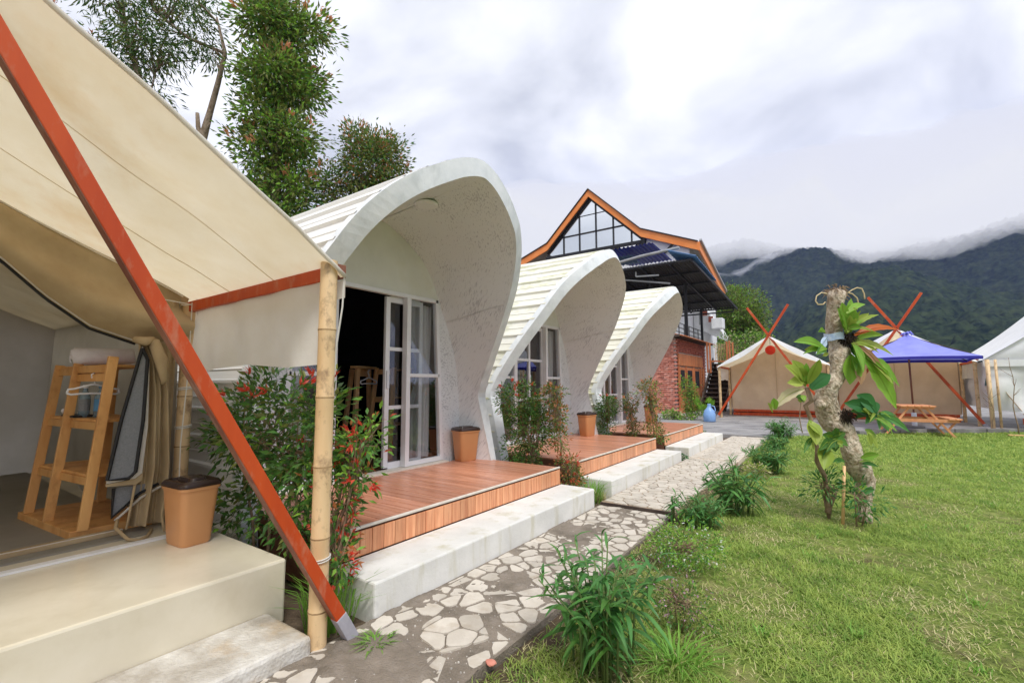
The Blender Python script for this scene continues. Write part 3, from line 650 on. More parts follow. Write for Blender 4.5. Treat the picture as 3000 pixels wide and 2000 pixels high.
# ------------------------------------------------------------------ decks with steps
XS, XD, ZS = -2.235, -2.655, .197
for i, lab in enumerate(('open-door cabin', 'cabin with the mirrored blue parasol', 'cabin beside the brick house')):
    y0, y1 = 1.822+3.4*i, 4.745+3.4*i; yc = (y0+y1)/2
    D_ = thing('deck', 'wood plank terrace deck in front of the '+lab, 'deck', (XD-.7, yc, 0), 'plank decks before the cabins')
    xb = -4.0-(.18 if i else 0); MB().box(((XD+xb)/2-.014, yc, (ZD-.02)/2), (XD-xb-.034, y1-y0-.03, ZD-.02)).build('base', 'deck_core', D_)
    for k in range(29):
        y = y0+.012+(k+.5)*(y1-y0-.024)/29; x1_, x2_ = XD-.024, xb+.02
        MB().box(((x1_+x2_)/2, y, ZD-.009), (abs(x1_-x2_), (y1-y0-.024)/29-.006, .018)).build('plank', 'plank', D_, bevel=.0015)
        MB().box((XD-.008, y, (ZD+ZS)/2-.012), (.016, (y1-y0-.024)/29-.006, ZD-ZS-.03)).build('riser_board', 'plank_riser', D_, bevel=.0015)
    for k in range(14):                              # boards of the side cheek
        x = XD-.05-k*.095; MB().box((x, y1-.006, (ZD)/2-.006), (.09, .014, ZD-.02)).build('cheek_board', 'plank_riser', D_)
    MB().box((XD-.010, yc, ZD-.004), (.022, y1-y0-.002, .018)).build('nosing', 'grout', D_, bevel=.004)
    S_ = MB().box(((XS+XD)/2+.001, yc, ZS/2-.03), (XS-XD-.004, y1-y0, ZS+.06)).build('step', 'concrete_step', bevel=.012)
    tag(S_, 'long pale concrete step before the deck of the '+lab, 'step', 'concrete steps along the path')

# ------------------------------------------------------------------ bins
def rrect(wx, wy, r, z, n=4):
    o = []
    for cx, cy, a0 in ((1, 1, 0), (-1, 1, 90), (-1, -1, 180), (1, -1, 270)):
        for k in range(n+1):
            a = math.radians(a0+90*k/n); o.append((cx*(wx/2-r)+r*math.cos(a), cy*(wy/2-r)+r*math.sin(a), z))
    return o
def loft(rings):
    mb = MB(); n = len(rings[0]); v = [p for r_ in rings for p in r_]; f = [(j*n+i, j*n+(i+1) % n, (j+1)*n+(i+1) % n, (j+1)*n+i) for j in range(len(rings)-1) for i in range(n)]
    return mb.add(v, f+[tuple(range(n))[::-1], tuple((len(rings)-1)*n+i for i in range(n))])
def bin_(loc, rz, label, s=1.0):
    t = thing('waste_bin', label, 'bin', loc, 'tan waste bins with dark lids')
    a = loft([rrect(.20, .155, .03, 0), rrect(.215, .17, .035, .012), rrect(.27, .215, .04, .325), rrect(.285, .23, .04, .328), rrect(.285, .23, .04, .35), rrect(.262, .207, .04, .352), rrect(.25, .195, .04, .30)])
    b = loft([rrect(.292, .237, .045, .345), rrect(.294, .239, .045, .362), rrect(.27, .215, .045, .378), rrect(.24, .185, .04, .381), rrect(.225, .17, .04, .368), rrect(.19, .10, .03, .371), rrect(.17, .085, .03, .392), rrect(.10, .04, .015, .396)])
    for m_, nm, mt in ((a, 'body', 'bin_tan'), (b, 'lid', 'bin_lid')):
        o = m_.build(nm, mt, t, smooth=True, world=False); md = o.modifiers.new('edge', 'EDGE_SPLIT'); md.split_angle = math.radians(50)
    t.rotation_euler.z = rz; t.scale = (s, s, s); return t
bin_((-3.86, 4.50, ZD), math.radians(75), 'tan waste bin on the deck of the open-door cabin', 1.07)
bin_((-3.80, 7.80, ZD), math.radians(78), 'tan waste bin on the deck of the cabin with the mirrored parasol', 1.1)
bin_((-3.72, 11.10, ZD), math.radians(80), 'tan waste bin behind the thin shrub on the deck next to the brick house', 1.1)
bin_((-3.41, 1.315, .345), math.radians(4), 'tan waste bin with a dark lid at the corner of the tent platform', 1.03)

# ================================================================== GLAMPING TENTS
HW, EAVE, RIDGE, AWN, TD = 1.69, 1.97, 2.98, 1.70, 5.6
def bamboo(name, mp, u, v, z0, z1, r, P, lean=(0, 0), n=14, ties=()):
    mb = MB(); zs = []; z = z0; k = 0
    nodes = list(np.arange(z0+.18, z1-.05, .36))
    pts, rs_ = [], []
    for z_ in sorted(set([z0, z1]+[q+d for q in nodes for d in (-.02, -.006, .006, .02)])):
        t_ = (z_-z0)/(z1-z0); pts.append(mp(u+lean[0]*t_, v+lean[1]*t_, z_)); nd = min([abs(z_-q) for q in nodes]+[9]); rs_.append(r*(1.0-.06*t_)*(1.06 if nd < .01 else 1.0))
    o = mb.tube(pts, rs_, n).build(name, 'bamboo', P, smooth=True)
    md = o.modifiers.new('edge', 'EDGE_SPLIT'); md.split_angle = math.radians(60)
    for q in nodes:
        t_ = (q-z0)/(z1-z0); MB().tube([mp(u+lean[0]*t_, v+lean[1]*t_, q-.004), mp(u+lean[0]*t_, v+lean[1]*t_, q+.004)], r*(1.0-.06*t_)*1.066, n).build('node_ring', 'bamboo_node', o)
    for q in ties:
        t_ = (q-z0)/(z1-z0); c = mp(u+lean[0]*t_, v+lean[1]*t_, q); m2 = MB()
        for dz in (0, .012): m2.tube([(c[0]+(r*1.08)*math.cos(a), c[1]+(r*1.08)*math.sin(a), q+dz+.006*math.sin(a)) for a in np.linspace(0, 2*PI, 17)], .004, 5)
        m2.build('wire_tie', 'wire', o)
    return o
def roofz(u, v=0):
    a = abs(u); R = RIDGE-.125*min(max(v, 0), 1.75); return R-(R-1.985)/HW*a-(.0 if a < 1.45 else (a-1.45)*.10)-.06*min(1, max(v, 0)/1.7)*math.sin(PI*min(1, a/HW))
def tent(loc, rz, label, near, z0):
    P = thing('canvas_tent', label, 'tent', loc, 'canvas tents with crossed red poles')
    c, s = math.cos(rz), math.sin(rz)
    mp = lambda u, v, z: (loc[0]+c*u-s*v, loc[1]+s*u+c*v, z)
    f1 = smooth_noise(3)
    dz = 0
    # roof fly: awning and main roof in one cloth, with valance over the eaves
    US = np.concatenate([np.linspace(-HW-.06, 0, 33), np.linspace(0, HW+.06, 33)[1:]]); VS = np.linspace(-.06, TD, 44)
    def rv(u, v):
        sag = .035*math.sin(PI*min(1, abs(u)/HW))*(.4+.6*math.cos((v % AWN)/AWN*2*PI)**2)*-1
        wr = .020*math.sin(v*11+u*1.5+3*f1(u*2, v))*(.3+.7*abs(u)/HW)+.022*f1(u*6, v*5)+.008*f1(u*17+v*9, v*13)
        return mp(u, v, roofz(u, v)+sag*.5+wr*min(1, abs(HW-abs(u))*2.5)+dz)
    mb = MB(); n = len(US); mb.add([rv(u, v) for v in VS for u in US], [(j*n+i, j*n+i+1, (j+1)*n+i+1, (j+1)*n+i) for j in range(len(VS)-1) for i in range(n-1)])
    mb.build('roof_canvas', 'canvas' , P, smooth=True)
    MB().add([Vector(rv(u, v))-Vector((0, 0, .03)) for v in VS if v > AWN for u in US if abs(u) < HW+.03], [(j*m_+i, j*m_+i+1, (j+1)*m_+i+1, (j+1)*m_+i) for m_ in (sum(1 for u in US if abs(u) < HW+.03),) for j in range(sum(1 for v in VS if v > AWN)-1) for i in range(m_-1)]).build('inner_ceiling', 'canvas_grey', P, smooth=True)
    if not near:                                       # pale flap hanging from the front edge
        MB().grid(lambda a, b: mp(lerp(-HW-.05, HW+.05, a), -.085-.03*b+.01*math.sin(a*31), roofz(lerp(-HW-.05, HW+.05, a))+.01-b*(.03+.17*math.sin(PI*abs(2*a-1))**1.0)), 60, 3).build('front_flap', 'tarp_white', P, smooth=True)
    for v_ in (.56, 1.14):                             # stitched seams across the cloth
        MB().tube([Vector(rv(u, v_))-Vector((0, 0, .001)) for u in US], .003, 5).build('seam', 'canvas', P)
    # rolled hem along the front edge
    MB().tube([Vector(rv(u, -.06)) for u in US], .011, 6).build('hem', 'canvas_white', P, smooth=True)
    for sgn in (-1, 1):                                # short hanging valance outside the eaves
        MB().grid(lambda a, b: mp(sgn*(HW+.062+.012*math.sin(a*30)*b), lerp(-.06, TD, a), roofz(HW+.06)+dz-.02-.10*b), 60, 3).build('valance', 'canvas_white', P, smooth=True)
        if not near or sgn > 0:                        # white side curtain of the porch
            MB().grid(lambda a, b: mp(sgn*(HW-.02)+.018*math.sin(a*21+b*2)*(.3+b), lerp(.02 if near else .08, AWN-.06, a), lerp(1.90, 1.44-.015*math.sin(a*9), b)+dz), 40, 8).build('side_curtain', 'canvas_white', P, smooth=True)
        bamboo('post', mp, sgn*HW, 0, .0 if near else z0-.01, 2.0+dz, .047, P, ties=((.43,) if near and sgn > 0 else ()))
        bamboo('post', mp, sgn*(HW-.03), AWN, (.345 if near else z0-.01), 1.93+dz, .047, P, ties=((1.02, 1.30) if near and sgn > 0 else ()))
        MB().bar(mp(sgn*HW, .03, 1.925+dz), mp(sgn*(HW-.03), AWN, 1.905+dz), .045, .075).build('eave_beam', 'wood_red', P, bevel=.004)
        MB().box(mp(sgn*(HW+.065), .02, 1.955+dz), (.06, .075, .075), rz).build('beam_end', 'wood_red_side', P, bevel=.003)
        # crossed pole with a grey painted foot
        foot = HW+.155 if near else HW+.12; off = -.07*(1 if sgn > 0 else 1.35); zt = 4.05+dz
        top_u = foot-(zt-z0)/1.727 if near else foot-(zt-z0)/((3.0-z0)/foot)
        a_, b_ = Vector(mp(sgn*foot, off, z0)), Vector(mp(sgn*top_u, off, zt)); d_ = (b_-a_)
        fwd = Vector((s, -c, 0)); PW = .060 if near else .075
        po = MB().bar(a_+d_*(.035 if near else .02), b_, PW, PW*.9, up=fwd).build('crossed_pole', 'wood_red', P, bevel=.004)
        MB().bar(a_, a_+d_*(.036 if near else .021), PW+.004, PW*.9+.004, up=fwd).build('painted_foot', 'grey_paint', po, bevel=.004)
        if near and sgn > 0:
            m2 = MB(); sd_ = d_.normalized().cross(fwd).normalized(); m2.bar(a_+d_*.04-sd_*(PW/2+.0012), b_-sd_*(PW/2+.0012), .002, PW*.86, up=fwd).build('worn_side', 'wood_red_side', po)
    bolt = MB(); bolt.tube([mp(0, -.16, 3.02+dz), mp(0, -.02, 3.02+dz)], .012, 8); bolt.build('bolt', 'steel_dark', P)
    # body walls behind the porch
    zf = .345 if near else z0+.24
    for sgn in (-1, 1):
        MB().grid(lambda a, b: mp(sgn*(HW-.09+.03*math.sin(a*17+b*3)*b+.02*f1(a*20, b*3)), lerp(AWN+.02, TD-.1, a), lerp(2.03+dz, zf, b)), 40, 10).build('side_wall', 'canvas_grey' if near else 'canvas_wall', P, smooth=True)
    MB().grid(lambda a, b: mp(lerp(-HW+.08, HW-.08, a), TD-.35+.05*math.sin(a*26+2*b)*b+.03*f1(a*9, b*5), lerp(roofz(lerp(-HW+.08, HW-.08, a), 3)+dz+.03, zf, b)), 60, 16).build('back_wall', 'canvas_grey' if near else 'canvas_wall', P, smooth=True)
    if not near:
        # closed front wall, slack at the foot, on a red timber base
        def fw_(a, b):
            u = lerp(-HW+.1, HW-.1, a); k = b**3
            fold = .03*math.sin(4.2*(abs(u)-1.6)*2.6+b*7)*b*(1-b)*2+.05*k*math.sin(u*7+2*math.sin(u*3))*.4
            sagl = .10*math.exp(-((b-.82)/.15)**2)*math.sin(PI*a)
            return mp(u, AWN+.03-fold-sagl*.5, lerp(roofz(u, AWN)+dz-.03, zf-.02+.05*math.sin(a*PI)*0, b))
        MB().grid(fw_, 70, 30).build('front_wall', 'canvas_wall', P, smooth=True)
        MB().tube([mp(.0, AWN-.03, 2.55+dz), mp(.005, AWN-.035, 1.4), mp(0, AWN-.04, zf+.02)], .008, 5).build('zip', 'canvas_tan', P)
        for k, (zz_, hh) in enumerate(((.055, .11), (.185, .09))):
            MB().box(mp(0, AWN-.10+k*.08, z0+zz_), (2*HW-.3, .07, hh), rz).build('base_board', 'wood_red', P, bevel=.004)
        MB().box(mp(0, (AWN+TD)/2, z0+.12), (2*HW-.34, TD-AWN-.3, .2), rz).build('floor_deck', 'wood_dark', P)
    return P, mp
NT, nmp = tent((-2.25, -.214, 0), PI/2, 'large beige canvas tent with an open front and red leaning pole', True, 0)
# open front of the near tent: tied-up drape, hanging flap with mesh window
CU = lambda y: y+.214
def drape(a, b):
    top = [(y_, roofz(CU(y_), AWN)-.005) for y_ in np.linspace(-.1, 1.5, 17)]; bot = [(.0, 2.38), (.467, 2.06), (.671, 1.865), (.894, 1.70), (1.157, 1.615), (1.36, 1.60)]
    y = lerp(-.02, 1.44, a); zt = interp(y, [p[0] for p in top], [p[1] for p in top]); zb = interp(y, [p[0] for p in bot], [p[1] for p in bot])
    x = AWN+.02-.11*math.sin(PI*b)*(1-.3*a)-.05*math.sin(b*2.6*PI+a*3)*(.4+a)
    return nmp(CU(y), x, lerp(zt, zb, b))
MB().grid(drape, 60, 24).build('tied_drape', 'canvas_tan', NT, smooth=True)
MB().tube([Vector(drape(a, 1.0))+Vector((.004, 0, -.004)) for a in np.linspace(0, .80, 24)], .009, 6).build('drape_piping', 'black_trim', NT)
MB().tube([Vector(drape(a, .985))+Vector((.012, 0, .008)) for a in np.linspace(0, .80, 24)], .006, 6).build('drape_zip', 'canvas_white', NT)
MB().tube([Vector(drape(a, 0.02))+Vector((.012, 0, -.005)) for a in np.linspace(0, .97, 24)], .006, 6).build('seam', 'canvas_white', NT)
def hang(a, b):                                      # gathered cloth falling from the knot to the platform
    w_ = interp(b, [0, .12, .5, 1], [.05, .15, .18, .22]); y0 = interp(b, [0, .3, .7, 1], [1.13, 1.16, 1.16, 1.12])
    return nmp(CU(y0+w_*a), AWN-.05-.035*math.sin(a*13+b*2)*(.4+b*.6)-.02*math.sin(a*29), lerp(1.635, .39, b))
MB().grid(hang, 50, 26).build('hanging_drape', 'canvas_tan', NT, smooth=True)
def hang2(a, b): return nmp(CU(lerp(1.22, 1.39, a)), AWN+.03-.02*math.sin(a*11+b), lerp(1.95, .37, b))
MB().grid(hang2, 24, 18).build('corner_drape', 'canvas_tan', NT, smooth=True)
MB().tube([nmp(CU(1.20), AWN-.10, 1.63), nmp(CU(1.24), AWN-.13, 1.50), nmp(CU(1.275), AWN-.11, 1.36), nmp(CU(1.265), AWN-.10, 1.33)], [.035, .04, .022, .004], 10).build('tie_strap', 'canvas_tan', NT, smooth=True)
MB().tube([nmp(CU(1.10), AWN-.08, 1.635), nmp(CU(1.15), AWN-.13, 1.62), nmp(CU(1.20), AWN-.10, 1.64)], [.02, .032, .02], 10).build('knot', 'canvas_tan', NT, smooth=True)
def sheet(pts, name, mat, off, par=NT, th_=.004):
    n = len(pts); mb = MB(); mb.add([nmp(CU(y), AWN-off, z) for y, z in pts]+[nmp(CU(y), AWN-off+th_, z) for y, z in pts], [tuple(range(n)), tuple(range(n, 2*n))[::-1]]+[(i, n+i, n+(i+1) % n, (i+1) % n) for i in range(n)]); return mb.build(name, mat, par)
fl = [(1.135, 1.575), (1.17, 1.50), (1.168, 1.10), (1.145, .76), (1.11, .722), (1.0, .728), (1.05, 1.10)]
sheet([(1.14, 1.59), (1.185, 1.50), (1.19, 1.36), (1.20, 1.05), (1.185, .745), (1.15, .715), (1.0, .705), (1.05, 1.1)], 'flap_lining', 'canvas_white', .105)
sheet(fl, 'mesh_window', 'mesh_grey', .113)
MB().tube([nmp(CU(y), AWN-.118, z) for y, z in fl+fl[:1]], .011, 6).build('mesh_border', 'black_trim', NT)
sheet([(1.0, .70), (1.15, .712), (1.19, .742), (1.19, .70), (1.16, .675), (1.0, .685)], 'flap_fold', 'canvas_tan', .10)
sheet([(1.055, .66), (1.055, .47), (1.20, .60), (1.30, .645), (1.22, .66)], 'mesh_window', 'mesh_grey', .04)
MB().tube([nmp(CU(y), AWN-.048, z) for y, z in ((1.055, .66), (1.055, .475), (1.20, .605), (1.30, .65))], .010, 6).build('mesh_border', 'black_trim', NT)
MB().tube([nmp(CU(y), AWN-.06, z) for y, z in ((1.07, .455), (1.2, .575), (1.31, .63))], .008, 6).build('zip', 'canvas_white', NT)
mb = MB()                                            # loose straps
mb.tube([nmp(CU(1.08), AWN-.07, .46), nmp(CU(1.06), AWN-.12, .42), nmp(CU(1.10), AWN-.22, .36), nmp(CU(1.14), AWN-.27, .352), nmp(CU(1.20), AWN-.22, .352), nmp(CU(1.26), AWN-.10, .36)], .011, 6)
mb.tube([nmp(CU(1.33), AWN-.08, .55), nmp(CU(1.30), AWN-.14, .45), nmp(CU(1.30), AWN-.2, .36), nmp(CU(1.34), AWN-.2, .355)], .009, 6)
mb.build('loose_strap', 'canvas_tan', NT, smooth=True)
MB().bar(nmp(CU(1.12), AWN-.01, .372), nmp(CU(-1.4), AWN-.01, .36), .07, .03).build('sill_flap', 'canvas_tan', NT, bevel=.006)
MB().bar(nmp(CU(1.12), AWN-.035, .384), nmp(CU(-1.4), AWN-.035, .372), .012, .012).build('sill_zip', 'canvas_white', NT)
MB().tube([nmp(CU(1.425), AWN-.09, 1.93), nmp(CU(1.42), AWN-.10, 1.4), nmp(CU(1.40), AWN-.10, .9), nmp(CU(1.41), AWN-.10, .42)], .004, 5).build('cord', 'wire', NT)
mb = MB(); mb.tube([nmp(HW-.03+.06*math.cos(a), AWN-.02+.055*math.sin(a), 1.915+.006*math.sin(3*a)) for a in np.linspace(0, 2*PI, 17)], .004, 5); mb.tube([nmp(HW-.05, AWN-.08, 1.915), nmp(HW-.2, AWN-.06, 1.93), nmp(HW-.32, AWN-.02, 1.935)], .004, 5); mb.tube([nmp(HW-.02, AWN-.085, 1.96), nmp(HW-.01, AWN-.095, 1.84)], .005, 5); mb.build('rope', 'wire', NT)
MB().tube([nmp(HW+.062, -.05, 1.93), nmp(HW+.058, -.045, 1.75), nmp(HW+.04, -.02, 1.5), nmp(HW+.04, -.02, 1.38)], .005, 5).build('guy_rope', 'wire', NT)
# platform
PT = thing('tent_platform', 'cream tiled platform with a rough concrete step under the open tent', 'platform', (-4, -.4, 0))
MB().box(((-2.635-8.2)/2, (1.52-2.3)/2, .17), (8.2-2.635, 3.82, .35)).build('tiled_block', 'tile_cream', PT, bevel=.014)
MB().box((-2.42, (1.42-2.3)/2, .035), (.43, 3.72, .115)).build('rough_step', 'concrete_rough', PT, bevel=.02)
MB().box((-3.63, (1.40-2.2)/2, .352), (.055, 3.5, .012)).build('edge_strip', 'paint_white', PT)
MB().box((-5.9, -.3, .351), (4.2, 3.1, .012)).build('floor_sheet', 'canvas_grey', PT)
# far tents
t1, mp1 = tent((-1.97, 18.75, 0), 0, 'canvas tent with a red lantern under its crossed poles, by the dark stairs', False, T_Z)
t2, mp2 = tent((1.545, 18.75, 0), 0, 'canvas tent with crossed poles behind the blue parasol', False, T_Z)
L_ = thing('lantern', 'round red lantern hanging under the crossed tent poles', 'lantern', (-1.99, 19.15, 2.35))
bm = bmesh.new(); bmesh.ops.create_uvsphere(bm, u_segments=16, v_segments=10, radius=.17); me = bpy.data.meshes.new('shade')
for v in bm.verts: v.co.z = v.co.z*1.0+.16
bm.to_mesh(me); bm.free(); link('shade', me, 'lantern', L_, smooth=True); MB().tube([(0, 0, .3), (0, 0, .57)], .006, 5).build('cord', 'black_trim', L_, world=False)
# pale tent at the right
WT = thing('white_tent', 'white tarpaulin tent with a steep roof and slack wrinkled wall', 'tent', (5.2, 18.4, 0))
f1 = smooth_noise(8)
MB().grid(lambda a, b: (lerp(3.28, 5.6, a)+.0, lerp(18.1, 23, b), lerp(1.93, 3.85, a)-.10*math.sin(PI*a)+.015*f1(a*9, b*7)), 24, 24).build('roof_slope', 'tarp_white', WT, smooth=True)
MB().grid(lambda a, b: (lerp(5.6, 7.9, a), lerp(18.1, 23, b), lerp(3.85, 1.93, a)-.10*math.sin(PI*a)), 20, 20).build('roof_slope', 'tarp_white', WT, smooth=True)
MB().grid(lambda a, b: (lerp(3.30, 7.9, a), 18.12+.02*math.sin(a*14), lerp(1.94, 1.76, b)), 40, 3).build('valance', 'tarp_white', WT, smooth=True)
MB().grid(lambda a, b: (lerp(3.30, 5.6, a), 18.2-.05*math.sin(PI*a)*math.sin(PI*b)+.02*f1(a*7, b*5), lerp(1.90, lerp(1.93, 3.83, a)-.10*math.sin(PI*a), b)), 24, 12).build('front_gable', 'tarp_white', WT, smooth=True)
MB().grid(lambda a, b: (lerp(5.6, 7.9, a), 18.2, lerp(1.90, lerp(3.83, 1.93, a)-.10*math.sin(PI*a), b)), 12, 6).build('front_gable', 'tarp_white', WT, smooth=True)
def ww(a, b):
    x = lerp(3.38, 7.8, a); sl = .32*math.exp(-((x-4.1)/.5)**2)*b*b
    return (x-.12*b*math.exp(-((x-3.6)/.3)**2)*-1, 18.35-.10*math.sin(PI*b)*abs(math.sin(x*3.1))-.07*b*math.sin(x*5+6*b)-sl*.3, lerp(1.85, .42+.12*math.sin(x*2.2), b))
MB().grid(ww, 80, 24).build('front_wall', 'tarp_white', WT, smooth=True)
MB().grid(lambda a, b: (3.36+.04*math.sin(b*9), lerp(18.3, 22.6, a), lerp(1.9, .6, b)), 20, 10).build('side_wall', 'tarp_white', WT, smooth=True)
MB().grid(lambda a, b: (lerp(3.62, 4.02, b)+.05*a, 18.28-.05*math.sin(PI*a), lerp(1.22, .46, b)-.05*a), 4, 14).build('loose_fold', 'canvas_wall', WT, smooth=True)
for x, r_ in ((3.36, .05), (3.52, .03)): MB().tube([(x, 18.0, T_Z-.01), (x, 18.02, 1.95)], r_, 10).build('post', 'bamboo', WT, smooth=True)
MB().box((5.8, 18.3, .27), (3.6, .08, .16)).build('base_board', 'wood_red', WT, bevel=.004)

# ================================================================== BRICK HOUSE WITH TERRACE AND CANOPY
BH = thing('brick_house', 'small red brick house with wooden doors and a roof terrace', 'house', (-8, 22, 0))
HX, HY0, HY1, HZ = -5.50, 19.75, 25.0, 3.22
MB().box(((HX-.06-12)/2, (HY0+HY1)/2+.03, HZ/2), (12+HX-.06, HY1-HY0-.06, HZ)).build('wall_core', 'mortar', BH)
q = random.Random(4); shared = []
for k in range(6):
    m_ = MB(); 
    L0, H0 = .205, .062
    m_.box((0, 0, 0), (L0, .07, H0)); me = bpy.data.meshes.new('brick'); 
    me.from_pydata([(x+q.uniform(-.006, .006), y+q.uniform(-.008, .008), z+q.uniform(-.006, .006)) for x, y, z in m_.v], [], m_.f); me.materials.append(MATS['brick']); shared.append(me)
for j in range(40):                                   # south face, brick by brick
    z = .06+j*.0795; x = HX-.10-(.105 if j % 2 else 0); n_ = 0
    while x > -6.72:
        o = bpy.data.objects.new('brick', q.choice(shared)); COL.objects.link(o); o.parent = BH
        o.location = Vector((x-.0, HY0+q.uniform(-.008, .008), z))-Vector((-8, 22, 0)); o.rotation_euler = (0, q.uniform(-.03, .03), q.uniform(-.02, .02)); x -= .218
    if j % 2 == 0:
        o = bpy.data.objects.new('brick', q.choice(shared)); COL.objects.link(o); o.parent = BH; o.location = Vector((HX-.035, HY0+.10, z))-Vector((-8, 22, 0)); o.rotation_euler = (0, 0, PI/2)
mb = MB()                                             # east face above and beside the doors
for j in range(40):
    z = .06+j*.0795; y = HY0+.22+(.11 if j % 2 else 0)
    while y < HY1-.05:
        if z > 2.62 or y > 24.35 or y < HY0+.3:
            mb.box((HX-.03+q.uniform(-.008, .012), y, z), (.07, .2, .062), q.uniform(-.04, .04))
        y += .218
mb.build('brickwork', 'brick_dark', BH, kind='stuff')
# wooden front: fascia of vertical boards, door and window frames
for k in range(20): MB().box((HX+.01, 20.1+k*.21, 2.33), (.05, .19, .5)).build('fascia_board', 'wood_house', BH)
for y in (20.05, 21.15, 22.45, 23.75, 24.3): MB().box((HX+.02, y, 1.02), (.08, .12, 2.04)).build('door_post', 'wood_house', BH)
for y0, y1 in ((20.12, 21.08), (21.22, 22.38), (22.52, 23.68)):
    D_ = MB().box((HX-.005, (y0+y1)/2, 1.02), (.03, y1-y0, 1.98)).build('door', 'wood_house' if y0 > 21 else 'wood_house', BH)
    MB().box((HX+.014, (y0+y1)/2, 1.5), (.02, (y1-y0)*.62, .78)).build('pane', 'interior_shade', D_)
MB().box((HX+.06, (HY0+HY1)/2+.0, HZ+.05), (.5, HY1-HY0+.5, .1)).build('eave', 'wood_dark', BH)
MB().box((-6.7, HY0-.12, HZ+.05), (2.9, .5, .1)).build('eave', 'wood_dark', BH)
for k in range(26): MB().box((HX+.22, HY0-.2+k*.22, HZ+.09), (.5, .18, .04), M=Matrix.Rotation(.25, 3, 'Y')).build('shingle', 'wood_house', BH)
MB().box((-8.9, (HY0+HY1)/2, HZ+.12), (6.3, HY1-HY0, .1)).build('terrace_floor', 'concrete_dark', BH)
for (a, b) in (((HX-.1, HY0+.1), (HX-.1, HY1-.1)), ((-7.8, HY0+.1), (HX-.1, HY0+.1))):
    for z in (3.55, 3.75, 3.95): MB().tube([(a[0], a[1], z), (b[0], b[1], z)], .018, 6).build('rail', 'steel_dark', BH)
    n_ = 7
    for k in range(n_): x, y = lerp(a[0], b[0], k/(n_-1)), lerp(a[1], b[1], k/(n_-1)); MB().tube([(x, y, 3.3), (x, y, 3.97)], .02, 6).build('baluster', 'steel_dark', BH)
# dark wooden stairs at the side
ST = thing('stairs', 'dark wooden stairs with red rails between brick house and tent', 'stairs', (-4.75, 23.5, 0))
for k in range(11): MB().box((-4.72, 22.6+k*.26, .28+k*.2), (1.0, .3, .05)).build('tread', 'wood_dark', ST)
for k in range(11): MB().box((-4.72, 22.74+k*.26, .18+k*.2), (1.0, .03, .17)).build('riser', 'wood_dark', ST)
for x in (-5.24, -4.2): MB().bar((x, 22.4, .2), (x, 25.5, 2.5), .05, .28).build('stringer', 'wood_dark', ST)
for x, y, z0, z1 in ((-4.98, 23, 1.8, 3.25), (-4.86, 23, 1.8, 3.2), (-4.2, 23.4, 1.9, 3.25), (-4.08, 23.4, 1.9, 3.28), (-3.95, 23.4, 1.9, 3.2)): MB().box((x, y, (z0+z1)/2), (.07, .07, z1-z0)).build('rail_post', 'wood_house', ST)
MB().bar((-4.95, 23.2, 2.35), (-3.9, 23.2, 2.3), .08, .07).build('handrail', 'wood_house', ST)
mb = MB(); 
for k in range(9): mb.box((-4.75+k*.07, 23.6, 2.75), (.025, .025, .85))
mb.build('bamboo_balusters', 'bamboo', ST, kind='stuff')

CN = thing('canopy', 'black steel canopy with a dark corrugated sheet above the brick house', 'canopy', (-6, 21, 3.4))
ca = lambda a, b, dz=0: (lerp(-11.5, lerp(-4.4, -3.88, b), a), lerp(18.4, 24.6, b), lerp(6.12, 5.02, b)+dz)
mb = MB(); nn_ = 150
for k in range(nn_):
    pass
def corr(a, b):
    p = ca(a, b); return (p[0], p[1], p[2]+.018*math.sin(a*2*PI*60))
MB().grid(corr, 360, 6).build('corrugated_sheet', 'sheet_dark', CN)
for b in (0, .2, .4, .6, .8, 1): MB().bar(ca(0, b, -.05), ca(1, b, -.05), .06, .07).build('purlin', 'steel_dark', CN)
for a in (.55, .72, .88, 1): MB().bar(ca(a, 0, -.11), ca(a, 1, -.11), .07, .09).build('rafter', 'steel_dark', CN)
for a, b in ((.70, .93), (.80, .93), (.70, .2), (.86, .35)): p = ca(a, b, -.1); MB().box((p[0], p[1], (p[2]+3.35)/2), (.1, .1, p[2]-3.35)).build('post', 'steel_dark', CN)
for a, b, c_, d in (((-8.6, 18.9, 6.0), (-5.4, 18.9, 5.35), .06, 'steel_grey'), ((-6.7, 18.6, 5.75), (-5.75, 18.6, 5.68), .06, 'steel_grey'), ((-6.7, 18.6, 5.75), (-6.7, 18.6, 5.95), .05, 'steel_grey'), ((-9, 20.5, 5.2), (-6.3, 20.5, 5.05), .07, 'steel_dark'), ((-9, 20.5, 4.9), (-6.6, 20.5, 4.75), .05, 'steel_grey'), ((-8.8, 20.5, 4.6), (-6.6, 20.5, 5.1), .04, 'steel_dark'), ((-4.0, 24.3, 4.75), (-6.6, 24.3, 4.75), .06, 'steel_dark'), ((-4.0, 24.3, 4.75), (-4.0, 24.3, 5.0), .05, 'steel_dark')): MB().bar(a, b, c_, c_).build('brace', d, CN)
MB().tube([(-7.6, 18.35, 6.35), (-6.4, 18.35, 6.5), (-4.85, 18.35, 6.6)], .06, 8).build('ridge_pipe', 'steel_grey', CN)
def corr2(x0, x1, y0, y1, z0, z1, n): return lambda a, b: (lerp(x0, x1, a), lerp(y0, y1, b), lerp(z0, z1, b)+.03*math.sin(a*2*PI*n))
MB().grid(corr2(-8.4, -6.3, 19.6, 22.5, 7.38, 7.25, 11), 88, 4).build('blue_sheet', 'sheet_blue', CN)
MB().grid(corr2(-9.2, -7.4, 20.0, 21.2, 7.12, 7.0, 9), 72, 3).build('light_blue_sheet', 'sheet_lightblue', CN)
